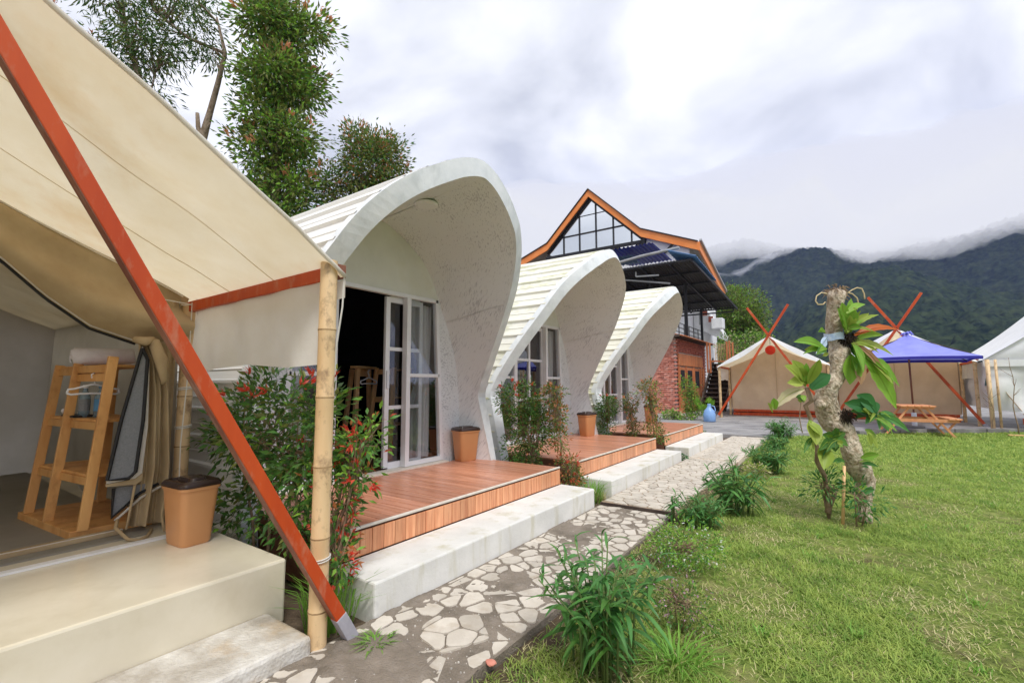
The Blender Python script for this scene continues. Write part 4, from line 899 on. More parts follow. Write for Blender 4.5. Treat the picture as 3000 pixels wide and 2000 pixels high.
MB().grid(lambda a, b: (lerp(-5.3, -4.2, a), lerp(18.2, 21.8, b), lerp(6.55, 6.15, a)-.16*b*2+.03*math.sin(b*2*PI*14)), 4, 112).build('light_blue_sheet', 'sheet_lightblue', CN)

# ------------------------------------------------------------------ gabled hall behind
GH = thing('gabled_hall', 'tall hall with an orange edged gable full of mirror glass', 'building', (-10, 27, 0))
GP = [(-16.3, 8.85), (-14.1, 9.65), (-11.32, 12.36), (-8.3, 9.42), (-5.4, 8.2)]
GB = [(-16.3, 7.6), (-14.1, 8.4), (-11.32, 11.2), (-8.3, 8.0), (-5.4, 6.6)]
for i in range(4):
    a, b, c_, d = GP[i], GP[i+1], GB[i], GB[i+1]
    mb = MB(); mb.add([(a[0], 24, a[1]), (b[0], 24, b[1]), (d[0], 30, d[1]), (c_[0], 30, c_[1]), (a[0], 24, a[1]+.1), (b[0], 24, b[1]+.1), (d[0], 30, d[1]+.1), (c_[0], 30, c_[1]+.1)], [(0, 1, 2, 3), (7, 6, 5, 4), (0, 4, 5, 1), (1, 5, 6, 2), (2, 6, 7, 3), (3, 7, 4, 0)]); mb.build('roof', 'rooftop', GH)
    dv_ = Vector((b[0]-a[0], 0, b[1]-a[1])); nn_ = Vector((-dv_.z, 0, dv_.x)).normalized()*.17
    A, B = Vector((a[0], 23.9, a[1]+.08)), Vector((b[0], 23.9, b[1]+.08))
    mb = MB(); v = [A+nn_*.25, B+nn_*.25, B-nn_*1.7+Vector((0, 0, 0)), A-nn_*1.7]; v += [p+Vector((0, .09, 0)) for p in v]
    # shared mitre: shift the joint vertically instead of along each normal
    for k_, (p_, off) in enumerate(((A, .06), (B, .06), (B, -.36), (A, -.36))): v[k_] = p_+Vector((0, 0, off)); v[k_+4] = p_+Vector((0, .09, off))
    mb.add(v, [(0, 1, 2, 3), (7, 6, 5, 4), (0, 4, 5, 1), (2, 6, 7, 3)]); mb.build('gable_fascia', 'orange_paint', GH)
    MB().bar(A+Vector((0, -.02, .09)), B+Vector((0, -.02, .09)), .08, .05).build('roof_edge', 'steel_dark', GH)
mb = MB(); A, B = Vector((-5.4, 24, 8.2)), Vector((-5.4, 30, 6.6)); v = [A+Vector((0, -.1, .14)), B+Vector((0, 0, .14)), B+Vector((0, 0, -.22)), A+Vector((0, -.1, -.30))]; v += [p+Vector((.08, 0, 0)) for p in v]
mb.add(v, [(0, 1, 2, 3), (7, 6, 5, 4), (0, 4, 5, 1), (1, 5, 6, 2), (2, 6, 7, 3), (3, 7, 4, 0)]); mb.build('eave_fascia', 'orange_paint', GH)
MB().bar((-5.28, 23.9, 8.42), (-5.28, 30, 6.82), .12, .1).build('gutter', 'steel_grey', GH)
GY = 24.2
gl_ = [(-14.1, 9.0), (-8.3, 9.0), (-8.45, 9.2), (-11.32, 11.99), (-13.95, 9.45)]
gx = [-14.2, -13.1, -12.05, -11.0, -9.95, -8.9, -8.2]; gzs = [8.95, 10.05, 11.1, 12.2]
for i in range(len(gx)-1):
    for j in range(3):
        p = [(gx[i]+.03, gzs[j]+.03), (gx[i+1]-.03, gzs[j]+.03), (gx[i+1]-.03, gzs[j+1]-.03), (gx[i]+.03, gzs[j+1]-.03)]
        for k in range(len(gl_)):
            a, b = gl_[k], gl_[(k+1) % len(gl_)]; n_ = (b[1]-a[1], -(b[0]-a[0])); p = clip(p, n_, a[0]*n_[0]+a[1]*n_[1])
            if len(p) < 3: break
        if len(p) > 2 and area(p) > .01:
            n = len(p); mb = MB(); mb.add([(x, GY, z) for x, z in p]+[(x, GY+.03, z) for x, z in p], [tuple(range(n)), tuple(range(n, 2*n))[::-1]]); mb.build('pane', 'glass_mirror', GH)
for x in gx[1:-1]:
    zt = interp(x, [-14.1, -11.32, -8.3], [9.2, 12.0, 9.1]); MB().box((x, GY-.02, (9+zt)/2), (.06, .1, zt-9)).build('mullion', 'steel_dark', GH)
for z in gzs[1:2]:
    xs_ = [interp(z, [9.3, 12], [-13.8, -11.3]), interp(z, [9.3, 12], [-8.6, -11.3])]; MB().box(((xs_[0]+xs_[1])/2, GY-.02, z), (xs_[1]-xs_[0], .1, .06)).build('transom', 'steel_dark', GH)
MB().box((-11.2, GY-.05, 8.93), (6.2, .2, .16)).build('tie_beam', 'steel_dark', GH)
for a, b in (((-14.2, 9.2), (-11.32, 12.0)), ((-11.32, 12.0), (-8.35, 9.1))): MB().bar((a[0], GY-.05, a[1]), (b[0], GY-.05, b[1]), .1, .1).build('rake_beam', 'steel_dark', GH)
MB().box((-10.7, GY+2.9, 4.4), (7.0, 5.4, 8.8)).build('wall', 'paint_white', GH)
mb = MB(); mb.add([(-8.2, GY, 7.6), (-5.9, GY, 7.6), (-5.9, GY, 8.15), (-8.2, GY, 9.15), (-8.2, GY+.1, 7.6), (-5.9, GY+.1, 7.6), (-5.9, GY+.1, 8.15), (-8.2, GY+.1, 9.15)], [(0, 1, 2, 3), (7, 6, 5, 4), (0, 4, 5, 1), (1, 5, 6, 2), (2, 6, 7, 3), (3, 7, 4, 0)]); mb.build('soffit_wall', 'paint_white', GH)
MB().bar((-7.3, GY-.15, 7.9), (-6.6, GY-.15, 8.55), .1, .1).build('strut', 'steel_dark', GH)
MB().box((-8.2, GY-.1, 8.6), (.16, .16, 1.3)).build('post', 'steel_dark', GH)
MB().box((-14.1, GY-.1, 8.6), (.16, .16, 1.0)).build('post', 'steel_dark', GH)

# ------------------------------------------------------------------ white block with balcony
WB = thing('white_building', 'white plastered building with a projecting balcony behind the brick house', 'building', (-7.5, 31, 0))
MB().box((-8.4, 32, 3.3), (3.4, 4, 6.6)).build('wall', 'paint_white', WB)
mb = MB(); v = [(-7.2, 29.9, 4.75), (-5.62, 30.1, 3.98), (-5.58, 30.1, 4.3), (-6.55, 30, 5.9), (-7.2, 29.9, 6.2)]; n = 5
mb.add(v+[(x-.1, y+2.2, z) for x, y, z in v], [tuple(range(5)), tuple(range(5, 10))[::-1]]+[(i, 5+i, 5+(i+1) % 5, (i+1) % 5) for i in range(5)]); mb.build('balcony', 'paint_white', WB)
MB().box((-5.75, 29.7, 4.85), (.62, .7, .62)).build('water_tank', 'paint_white', WB, bevel=.03)
for k in range(3): MB().box((-6.5+k*.32, 29.85, 5.6-k*.42), (.26, .05, .34)).build('brick_panel', 'brick_dark', WB)
for k in range(3): MB().box((-7.9+k*.5, 29.97, 5.3), (.3, .06, .8)).build('window', 'steel_grey', WB)

# ================================================================== PLANTS
def leafcloud(Cn, Dr, ln, wd, fold=.18, curl=.25, rs_=NR):
    """n leaves: two folded triangles pairs each (base, sides, mid, tip)"""
    n = len(Cn); Dr = Dr/np.linalg.norm(Dr, axis=1)[:, None]
    up = rs_.normal(size=(n, 3)); up[:, 2] += 1.1; S = np.cross(Dr, up); S /= np.linalg.norm(S, axis=1)[:, None]+1e-9; Nn = np.cross(S, Dr)
    ln = np.broadcast_to(ln, (n,))[:, None]; wd = np.broadcast_to(wd, (n,))[:, None]
    b = Cn; m = Cn+Dr*ln*.5+Nn*ln*.06; l = Cn+Dr*ln*.45+S*wd*.5+Nn*wd*fold; r = Cn+Dr*ln*.45-S*wd*.5+Nn*wd*fold; t = Cn+Dr*ln-Nn*ln*curl*.5
    V = np.stack([b, l, m, r, t], 1).reshape(-1, 3); k = np.arange(n)[:, None]*5
    F = np.concatenate([k+np.array([[0, 1, 2]]), k+np.array([[0, 2, 3]]), k+np.array([[1, 4, 2]]), k+np.array([[2, 4, 3]])]).reshape(-1, 3)
    return V, F
def sph(n, rs_):
    v = rs_.normal(size=(n, 3)); return v/np.linalg.norm(v, axis=1)[:, None]
def crown(lobes, nsub, nleaf, spread, seed, shell=.55):
    """leaf positions and directions: leaves in many small sprigs spread through the lobes (cx,cy,cz,rx,ry,rz)"""
    q = np.random.RandomState(seed); vol = np.array([l[3]*l[4]*l[5] for l in lobes])**.8; pick = q.choice(len(lobes), nsub, p=vol/vol.sum()); lb = np.array(lobes)[pick]
    d = sph(nsub, q); rad = shell+(1-shell)*q.rand(nsub)[:, None]**.6; cen = lb[:, :3]+d*rad*lb[:, 3:6]
    k = np.repeat(np.arange(nsub), nleaf); off = q.normal(size=(len(k), 3))*spread; off[:, 2] *= .8
    P = cen[k]+off; Dd = off/np.abs(spread)+d[k]*.9+q.normal(size=off.shape)*.5; return P, Dd, cen, d
def twigs(root, cen, n, seed, r0=.012, par=None, mat='stem', name='twig'):
    q = random.Random(seed); mb = MB(); idx = list(range(len(cen))); q.shuffle(idx)
    for i in idx[:n]:
        c = Vector(cen[i]); b = Vector(root(q)); mid = b.lerp(c, .55)+Vector((q.uniform(-.05, .05), q.uniform(-.05, .05), (c-b).length*.08)); mb.tube([b, mid, c], [r0, r0*.6, r0*.25], 5, cap=False)
    return mb.build(name, mat, par, smooth=True)
def shrub(name, label, cat, base, lobes, nsub, nleaf, ll, lw, mats, stems, seed, spread=.05, group=None, red=0, redmat='leaf_red', stemr=.012):
    P = thing(name, label, cat, base, group); q = np.random.RandomState(seed)
    for s_ in stems: MB().tube(s_, [stemr*(1-.5*i/(len(s_)-1)) for i in range(len(s_))], 7).build('stem', 'stem', P, smooth=True)
    pos, dr, cen, dd = crown(lobes, nsub, nleaf, spread, seed)
    tops = [s_[-1] for s_ in stems]
    twigs(lambda r_: Vector(r_.choice(tops)).lerp(Vector(base), r_.uniform(0, .35)), cen, min(60, nsub), seed, stemr*.5, P)
    sel = q.rand(len(pos)); a = 0
    for mt, fr_ in mats:
        k = (sel >= a) & (sel < a+fr_); a += fr_
        if k.sum():
            V, F = leafcloud(pos[k], dr[k], ll*(.7+.6*q.rand(k.sum())), lw*(.7+.6*q.rand(k.sum())), rs_=q); nmesh('foliage', V, F, mt, P, kind='stuff')
    if red:
        hh = cen[:, 2]+.3*q.rand(len(cen))+ .35*dd[:, 2]; k = np.argsort(-hh)[:int(red*3)]; k = q.choice(k, min(red, len(k)), replace=False)
        c2 = np.repeat(cen[k]+dd[k]*spread*.9, 9, 0); d2 = np.repeat(dd[k], 9, 0)+sph(len(c2), q)*.9; d2[:, 2] += .3
        V, F = leafcloud(c2+q.normal(size=c2.shape)*.008, d2, ll*.95, lw*.75, rs_=q); nmesh('new_shoots', V, F, redmat, P, kind='stuff')
    return P
G1 = 'red tipped shrubs between the decks'
# between tent and first deck
shrub('red_tip_shrub', 'large dark shrub with red shoots behind the bamboo post of the open tent', 'shrub', (-3.1, 1.68, -.02),
      [(-3.25, 1.70, 1.05, .55, .16, .40), (-3.75, 1.70, .95, .34, .12, .22), (-3.05, 1.70, .62, .5, .14, .35), (-2.75, 1.70, 1.0, .3, .14, .42), (-3.55, 1.70, .45, .4, .12, .2)], 215, 18, .066, .023,
      (('leaf_dark', .32), ('leaf_mid', .45), ('leaf_olive', .14), ('leaf_fresh', .09)), [[(-3.15, 1.68, -.03), (-3.17, 1.7, .4), (-3.25, 1.7, .9)], [(-3.3, 1.69, -.03), (-3.4, 1.7, .4), (-3.6, 1.7, .8)], [(-3.0, 1.68, -.03), (-2.9, 1.7, .4), (-2.8, 1.7, .9)]], 41, .055, G1, red=20)
shrub('red_tip_shrub', 'bright red tipped shrub leaning over the corner of the plank deck', 'shrub', (-2.52, 1.72, -.02),
      [(-2.50, 1.74, .34, .13, .10, .16), (-2.55, 1.76, .65, .14, .10, .2), (-2.47, 1.82, .92, .10, .1, .12), (-2.36, 1.86, 1.02, .12, .10, .10), (-2.42, 1.85, .78, .12, .10, .06)], 74, 15, .055, .02,
      (('leaf_mid', .58), ('leaf_fresh', .28), ('leaf_rust', .10), ('leaf_red', .04)), [[(-2.5, 1.72, -.03), (-2.56, 1.74, .35), (-2.5, 1.78, .75), (-2.4, 1.84, .98)], [(-2.48, 1.72, -.03), (-2.47, 1.74, .3)]], 43, .042, G1, red=30)
# between first and second deck
shrub('red_tip_shrub', 'broad leafy shrub with a red top between the first two decks', 'shrub', (-3.3, 4.97, -.02),
      [(-3.38, 4.97, 1.12, .30, .15, .25), (-3.2, 4.97, .78, .24, .15, .3), (-3.12, 5.0, 1.0, .12, .12, .18), (-3.42, 4.97, .55, .2, .13, .16), (-3.22, 4.97, .35, .16, .12, .1)], 260, 18, .046, .017,
      (('leaf_dark', .28), ('leaf_mid', .47), ('leaf_olive', .22), ('leaf_rust', .03)), [[(-3.17, 4.97, -.03), (-3.2, 4.97, .5), (-3.3, 4.97, 1.0)], [(-3.25, 4.96, -.03), (-3.12, 4.98, .5)]], 45, .045, G1, red=14)
shrub('red_tip_shrub', 'narrow upright shrub with rusty leaves beside the first deck corner', 'shrub', (-2.78, 4.97, -.02),
      [(-2.87, 4.97, 1.2, .12, .10, .12), (-2.82, 4.97, .95, .10, .1, .16), (-2.80, 4.97, .68, .09, .08, .14)], 85, 15, .044, .016,
      (('leaf_olive', .5), ('leaf_rust', .25), ('leaf_mid', .25)), [[(-2.76, 4.97, -.03), (-2.77, 4.97, .6), (-2.84, 4.97, 1.2)]], 47, .035, G1, red=16, redmat='leaf_pinkish', stemr=.009)
shrub('red_tip_shrub', 'low reddish shrub at the front corner between the first two decks', 'shrub', (-2.66, 4.98, -.02),
      [(-2.68, 4.98, .38, .11, .11, .12), (-2.62, 4.98, .22, .13, .12, .1)], 60, 14, .04, .015, (('leaf_rust', .45), ('leaf_olive', .35), ('leaf_mid', .2)), [[(-2.66, 4.98, -.03), (-2.67, 4.98, .35)]], 49, .035, G1, red=12, stemr=.008)
# between second and third deck
shrub('red_tip_shrub', 'compact dark shrub standing against the third cabin wall', 'shrub', (-3.66, 8.38, -.02),
      [(-3.65, 8.38, .88, .2, .16, .22), (-3.68, 8.38, .5, .14, .12, .16)], 120, 15, .05, .019, (('leaf_dark', .45), ('leaf_mid', .4), ('leaf_olive', .15)), [[(-3.67, 8.38, -.03), (-3.66, 8.38, .8)]], 51, .045, G1, red=3)
shrub('red_tip_shrub', 'slender shrub with bare lower stem before the third deck', 'shrub', (-3.16, 8.38, -.02),
      [(-3.2, 8.38, .95, .13, .12, .18), (-3.16, 8.38, .5, .12, .1, .2)], 85, 14, .048, .018, (('leaf_dark', .4), ('leaf_olive', .4), ('leaf_rust', .2)), [[(-3.15, 8.38, -.03), (-3.18, 8.38, .9)]], 53, .04, G1, red=10, redmat='leaf_pinkish')
shrub('red_tip_shrub', 'tall sparse shrub with pinkish lower leaves at the third deck corner', 'shrub', (-2.75, 8.38, -.02),
      [(-2.84, 8.38, 1.2, .16, .14, .2), (-2.72, 8.38, .95, .12, .1, .1), (-2.78, 8.38, .55, .12, .1, .2), (-2.66, 8.38, .42, .1, .1, .1)], 110, 13, .048, .018, (('leaf_olive', .45), ('leaf_mid', .25), ('leaf_rust', .18), ('leaf_fresh', .12)), [[(-2.74, 8.38, -.03), (-2.78, 8.38, .6), (-2.84, 8.38, 1.2)]], 55, .045, G1, red=22, redmat='leaf_pinkish')
# beside the brick house
shrub('climbing_shrub', 'tall yellow green shrub before the wooden doors of the brick house', 'shrub', (-4.3, 17.2, .05),
      [(-4.42, 17.1, 1.2, .26, .2, .3), (-4.3, 17.1, .7, .2, .2, .4), (-4.2, 17.1, .35, .3, .2, .2)], 150, 15, .075, .03, (('leaf_olive', .4), ('leaf_fresh', .4), ('leaf_mid', .2)), [[(-4.3, 17.2, .04), (-4.35, 17.1, 1.1)]], 57, .07)
shrub('low_flowerbed_plant', 'pale green rosette plant in the bed at the foot of the brick house', 'plant', (-4.75, 16.7, .05),
      [(-4.9, 16.7, .22, .26, .2, .12), (-4.45, 16.8, .16, .28, .2, .08)], 60, 14, .09, .04, (('leaf_fresh', .5), ('leaf_pale', .25), ('leaf_mid', .25)), [[(-4.75, 16.7, .04), (-4.75, 16.7, .15)]], 59, .06)
# blue jug with a small palm
JG = thing('blue_jug', 'blue plastic water jug standing beside the third deck', 'jug', (-3.56, 16.4, T_Z))
JGp = [(0, .17), (.02, .19), (.26, .19), (.30, .17), (.36, .16), (.42, .10), (.48, .06), (.56, .055), (.58, .06)]
MB().tube([(0, 0, z) for z, _ in JGp], [r_ for _, r_ in JGp], 16).build('body', 'jug_blue', JG, smooth=True, world=False)
MB().tube([(.06, 0, .52), (.16, 0, .5), (.19, 0, .38), (.17, 0, .3)], .016, 6).build('handle', 'jug_blue', JG, smooth=True, world=False)
PM = thing('palm', 'young fan palm with bright green fronds beside the blue jug', 'palm', (-3.82, 16.95, .05)); q = random.Random(2)
for k in range(7):
    a = k*.95+.2; st = Vector((-3.82, 16.95, .05)); tip = st+Vector((math.cos(a)*.22, math.sin(a)*.18, .5+.12*math.sin(k*2.1)))
    fr = MB().tube([st, st.lerp(tip, .5)+Vector((0, 0, .05)), tip], .008, 5).build('frond', 'leaf_fresh', PM)
    out_ = (tip-st).normalized(); sd_ = out_.cross(Vector((0, 0, 1))).normalized(); nrm = sd_.cross(out_)
    for j in range(11):
        an = (j-5)*.26; d = (out_*math.cos(an)+sd_*math.sin(an)).normalized(); w_ = d.cross(nrm).normalized()*.016; l = .30-.012*abs(j-5)**1.3
        MB().add([tip, tip+d*l*.5+w_+nrm*.01, tip+d*l-Vector((0, 0, .05)), tip+d*l*.5-w_+nrm*.01], [(0, 1, 2), (0, 2, 3)]).build('leaflet', 'leaf_fresh', fr)

# ------------------------------------------------------------------ lance leaved border plants: every leaf of the large ones is a leaf
def lancemesh(name, L0, W0, bend, seed, mat):
    q = random.Random(seed); n = 6; v = []; f = []
    for i in range(n+1):
        t_ = i/n; w_ = W0*math.sin(PI*min(1, t_*.93+.05))**.8*(1-t_*.25)*.5*(1 if i < n else .04); x = L0*t_; z = -bend*L0*t_*t_+.04*L0*math.sin(t_*PI)
        v += [(x, -w_, z+w_*.35), (x, 0, z), (x, w_, z+w_*.35)]
    for i in range(n):
        for j in (0, 1): a = i*3+j; f.append((a, a+3, a+4, a+1))
    me = bpy.data.meshes.new(name); me.from_pydata(v, [], f); me.materials.append(MATS[mat]); me.polygons.foreach_set('use_smooth', [True]*len(me.polygons)); return me
LM = [lancemesh('leaf', 1, .155+.02*k, .15+.22*k, k, 'leaf_lance' if k != 2 else 'leaf_mid') for k in range(4)]
def border_plant(label, base, h, w_, nst, per, ll, seed, single, group='lance leaved plants along the path'):
    """stems fan out from the base; whorls of lance leaves near their tips"""
    P = thing('border_plant', label, 'plant', base, group); q = random.Random(seed); B = Vector(base); mats_ = []; stems = MB()
    for s_ in range(nst):
        a = q.uniform(0, 2*PI); r_ = w_*.5*math.sqrt(q.random())*.82; hh = h*(1-.45*(r_/(w_*.5))**2)*q.uniform(.72, 1.0)
        tip = B+Vector((math.cos(a)*r_, math.sin(a)*r_, hh)); mid = B.lerp(tip, .5)+Vector((0, 0, hh*.08)); b0 = B+Vector((math.cos(a)*r_*.45, math.sin(a)*r_*.45, -.02))
        stems.tube([b0, mid, tip], [.006, .005, .003], 5)
        for k in range(per):
            t_ = 1-(k/per)*q.uniform(.55, .95); p = (mid.lerp(tip, (t_-.5)*2) if t_ > .5 else b0.lerp(mid, t_*2)); az = k*2.4+q.uniform(-.4, .4); el = lerp(1.05, -.35, (k/per)**.7)+q.uniform(-.25, .25)
            M = Matrix.Translation(p-B) @ Matrix.Rotation(az, 4, 'Z') @ Matrix.Rotation(-el, 4, 'Y') @ Matrix.Rotation(q.uniform(-.5, .5), 4, 'X') @ Matrix.Scale(ll*q.uniform(.6, 1.1)*(1-.35*(k < 2)), 4)
            mats_.append((M, q.choice(LM)))
    stems.build('stems', 'stem_green', P, smooth=True)
    if single:
        for M, me in mats_[:300]:
            o = bpy.data.objects.new('leaf', me); COL.objects.link(o); o.parent = P; o.matrix_local = M
    else:
        for k, me in enumerate(LM):
            mb = MB(); vv = [v.co.copy() for v in me.vertices]; ff = [tuple(p.vertices) for p in me.polygons]
            for M, m2 in mats_:
                if m2 is me: mb.add([M @ v for v in vv], ff)
            if mb.v: mb.build('foliage', me.materials[0].name, P, smooth=True, kind='stuff', world=False)
    return P
border_plant('large bushy plant of long drooping green leaves by the two paving rosettes', (-.99, 2.17, -.02), .62, .88, 33, 9, .165, 3, True)
border_plant('sprawling plant with drooping tops at the raised edge of the path', (-1.15, 4.70, -.02), .34, .64, 28, 10, .13, 5, True)
border_plant('small upright leafy plant leaning over the path by its raised edge', (-1.39, 4.69, -.02), .34, .14, 4, 10, .12, 6, True)
border_plant('full rounded plant of narrow leaves across the path from the second step', (-.92, 5.38, -.02), .58, .90, 33, 9, .18, 7, True)
border_plant('wide leafy plant growing behind the yellowish tuft', (-.97, 8.15, -.02), .44, 1.0, 44, 9, .15, 9, False)
border_plant('low leafy plant before the last plant of the border', (-1.12, 10.9, -.02), .30, .8, 34, 9, .15, 11, False)
border_plant('leafy plant at the end of the lawn border before the terrace', (-1.18, 12.95, -.0), .50, .95, 44, 9, .17, 13, False)
shrub('white_flower_bush', 'small bush with tiny white flowers at the lawn edge', 'bush', (-.95, 3.58, -.02), [(-.95, 3.58, .18, .24, .22, .15), (-1.12, 3.62, .13, .16, .15, .1)], 170, 15, .022, .011, (('leaf_fresh', .6), ('leaf_mid', .32), ('petal_white', .08)), [[(-.95, 3.58, -.03), (-.95, 3.58, .15)], [(-1.0, 3.58, -.03), (-1.06, 3.6, .14)]], 61, .028, stemr=.005)
shrub('pink_flower_bush', 'thin bush with faint pink flowers beside the drooping leaf plant', 'bush', (-.80, 2.72, -.02), [(-.82, 2.72, .18, .14, .13, .14), (-.74, 2.7, .1, .14, .1, .08)], 80, 13, .022, .010, (('leaf_olive', .50), ('leaf_mid', .38), ('petal_pink', .12)), [[(-.80, 2.72, -.03), (-.82, 2.72, .2)], [(-.78, 2.72, -.03), (-.74, 2.7, .15)]], 63, .032, stemr=.005)
shrub('yellowish_tuft', 'low yellowish tuft among the lance leaved plants', 'bush', (-1.03, 7.6, -.02), [(-1.03, 7.6, .08, .17, .15, .06)], 45, 12, .045, .016, (('leaf_lime', .4), ('leaf_pale', .4), ('leaf_olive', .2)), [[(-1.03, 7.6, -.03), (-1.03, 7.6, .08)]], 65, .03, stemr=.005)
shrub('small_weed', 'small weed at the foot of the third step', 'plant', (-2.28, 8.40, 0), [(-2.28, 8.40, .05, .08, .06, .05)], 14, 10, .04, .02, (('leaf_deep', 1),), [[(-2.28, 8.4, -.01), (-2.28, 8.4, .05)]], 67, .02, stemr=.004)
shrub('small_weed', 'bright weed growing at the end of the third deck', 'plant', (-2.9, 12.0, -.02), [(-2.9, 12.0, .1, .16, .14, .09)], 26, 12, .06, .025, (('leaf_mid', .7), ('leaf_fresh', .3)), [[(-2.9, 12, -.03), (-2.9, 12, .1)]], 69, .035, stemr=.004)

# long grass tufts by the steps
def tuft(label, c, n, h, spr, seed, mat='grass_tall'):
    q = np.random.RandomState(seed); a = q.rand(n)*2*PI; r0 = q.rand(n)**.7*spr*.5; b = np.stack([c[0]+np.cos(a)*r0, c[1]+np.sin(a)*r0, np.full(n, c[2])], -1)
    hh = h*(.5+.6*q.rand(n)); ln = (spr*.7)*(.3+q.rand(n)); d = np.stack([np.cos(a+q.normal(size=n)*.4), np.sin(a+q.normal(size=n)*.4), np.zeros(n)], -1); s_ = np.stack([-d[:, 1], d[:, 0], d[:, 2]], -1)*.0045
    m_ = b+d*ln[:, None]*.35+np.array([0, 0, 1])*hh[:, None]*.75; t = b+d*ln[:, None]+np.array([0, 0, 1])*hh[:, None]*.95
    V = np.stack([b-s_, b+s_, m_+s_*.8, m_-s_*.8, t], 1).reshape(-1, 3); k = np.arange(n)[:, None]*5
    F = np.concatenate([k+[[0, 1, 2]], k+[[0, 2, 3]], k+[[3, 2, 4]]]).reshape(-1, 3)
    return tag(nmesh('grass_tuft', V, F, mat), label, 'grass tuft', 'tufts of long grass')
tuft('tuft of long grass between the red pole foot and the concrete step', (-2.42, 1.66, -.02), 130, .30, .26, 1)
tuft('tuft of long grass in the gap beside the second step', (-2.40, 4.98, -.02), 170, .24, .3, 2)
tuft('wispy tuft at the corner under the second deck', (-2.30, 5.06, -.02), 60, .12, .16, 3, 'grass_dry')
tuft('tiny grass tuft growing in the mud of the path', (-2.02, 1.66, 0), 60, .035, .13, 4, 'grass_tall')
tuft('grass tuft beside the drooping leaf plant', (-.72, 2.42, -.02), 110, .09, .28, 6)

# ------------------------------------------------------------------ gnarled tree with epiphytes
TRUNK = [(-0.13, 2.232, 0.083), (-0.153, 2.041, 0.083), (-0.177, 1.839, 0.083), (-0.167, 1.728, 0.083), (-0.135, 1.641, 0.114), (-0.149, 1.531, 0.1), (-0.176, 1.376, 0.076), (-0.261, 1.281, 0.09), (-0.314, 1.159, 0.114), (-0.287, 1.037, 0.117), (-0.237, 0.925, 0.124), (-0.137, 0.841, 0.103), (-0.099, 0.747, 0.086), (-0.086, 0.651, 0.093), (-0.058, 0.554, 0.096), (-0.004, 0.461, 0.11), (0.03, 0.366, 0.086), (0.023, 0.228, 0.072), (-0.002, -0.032, 0.076)]
EPI = [('lime', (-0.492, 1.29), (-0.677, 1.498), 0.121), ('lime', (-0.479, 1.312), (-0.608, 1.553), 0.099), ('lime', (-0.457, 1.323), (-0.322, 1.552), 0.11), ('deep', (-0.438, 1.268), (-0.233, 1.409), 0.121), ('deep', (-0.427, 1.268), (-0.341, 1.431), 0.099), ('pale', (-0.504, 1.268), (-0.82, 1.075), 0.088), ('mid', (-0.512, 1.138), (-0.617, 1.204), 0.066), ('fresh', (-0.798, 1.074), (-0.803, 1.183), 0.055), ('lime', (-0.458, 0.955), (-0.406, 0.741), 0.121), ('fresh', (-0.05, 1.838), (0.017, 2.173), 0.099), ('fresh', (-0.039, 1.849), (0.001, 2.106), 0.11), ('fresh', (-0.061, 1.849), (-0.124, 2.061), 0.066), ('fresh', (-0.039, 2.005), (0.156, 2.105), 0.055), ('lime', (-0.027, 1.849), (0.103, 1.982), 0.077), ('lime', (-0.017, 1.838), (0.282, 2.004), 0.044), ('fresh', (-0.061, 1.849), (-0.076, 2.117), 0.077), ('lime', (-0.028, 1.838), (0.182, 2.005), 0.055), ('fresh', (-0.039, 1.838), (0.052, 2.038), 0.088), ('orange', (0.024, 1.794), (0.458, 1.848), 0.077), ('lime', (-0.002, 1.738), (0.406, 1.594), 0.077), ('fresh', (0.027, 1.683), (0.237, 1.397), 0.121), ('fresh', (0.129, 1.572), (0.387, 1.071), 0.132), ('dry', (0.029, 1.705), (0.332, 1.342), 0.055), ('fresh', (-0.023, 1.595), (-0.053, 1.31), 0.132), ('dry', (0.038, 1.529), (0.056, 1.31), 0.099), ('mid', (-0.004, 1.705), (0.074, 1.573), 0.088), ('deep', (0.187, 1.018), (-0.12, 1.137), 0.121), ('deep', (0.178, 1.039), (0.005, 1.213), 0.121), ('deep', (0.189, 1.039), (0.175, 1.147), 0.066), ('lance', (0.187, 1.007), (0.5, 0.845), 0.066), ('lance', (0.187, 1.007), (0.295, 0.856), 0.055), ('lance', (0.187, 1.018), (-0.033, 0.975), 0.055), ('lance', (0.188, 1.023), (0.382, 1.006), 0.033), ('lance', (0.176, 1.007), (0.073, 0.932), 0.055), ('mid', (0.132, 1.007), (-0.06, 1.051), 0.099), ('mid', (-0.241, 0.783), (-0.217, 0.901), 0.066), ('mid', (-0.241, 0.783), (-0.387, 0.688), 0.066), ('mid', (-0.241, 0.783), (-0.345, 0.842), 0.066), ('mid', (-0.23, 0.778), (-0.11, 0.719), 0.066), ('mid', (-0.242, 0.773), (-0.238, 0.666), 0.066), ('mid', (-0.23, 0.789), (-0.128, 0.847), 0.055), ('fresh', (-0.271, 1.662), (-0.576, 1.729), 0.077), ('mid', (-0.262, 1.64), (-0.352, 1.596), 0.055), ('lime', (0.078, 0.857), (0.175, 0.697), 0.055), ('fresh', (-0.26, 1.839), (-0.327, 1.828), 0.033), ('lime', (-0.311, 0.689), (-0.351, 0.518), 0.109), ('deep', (-0.301, 0.689), (-0.368, 0.556), 0.089), ('lance', (-0.154, 0.564), (-0.279, 0.574), 0.03), ('fresh', (0.004, 0.612), (0.182, 0.649), 0.059), ('lance', (0.01, 0.554), (0.164, 0.544), 0.03), ('mid', (-0.45, 0.804), (-0.536, 0.661), 0.04), ('lance', (-0.039, 0.271), (0.118, 0.308), 0.049)]
STEM2 = [(-0.481, 1.279), (-0.446, 1.149), (-0.509, 1.104), (-0.468, 0.978), (-0.44, 0.795), (-0.423, 0.689), (-0.434, 0.556), (-0.397, 0.47), (-0.372, 0.413), (-0.357, 0.272), (-0.347, 0.131), (-0.362, 0.038)]
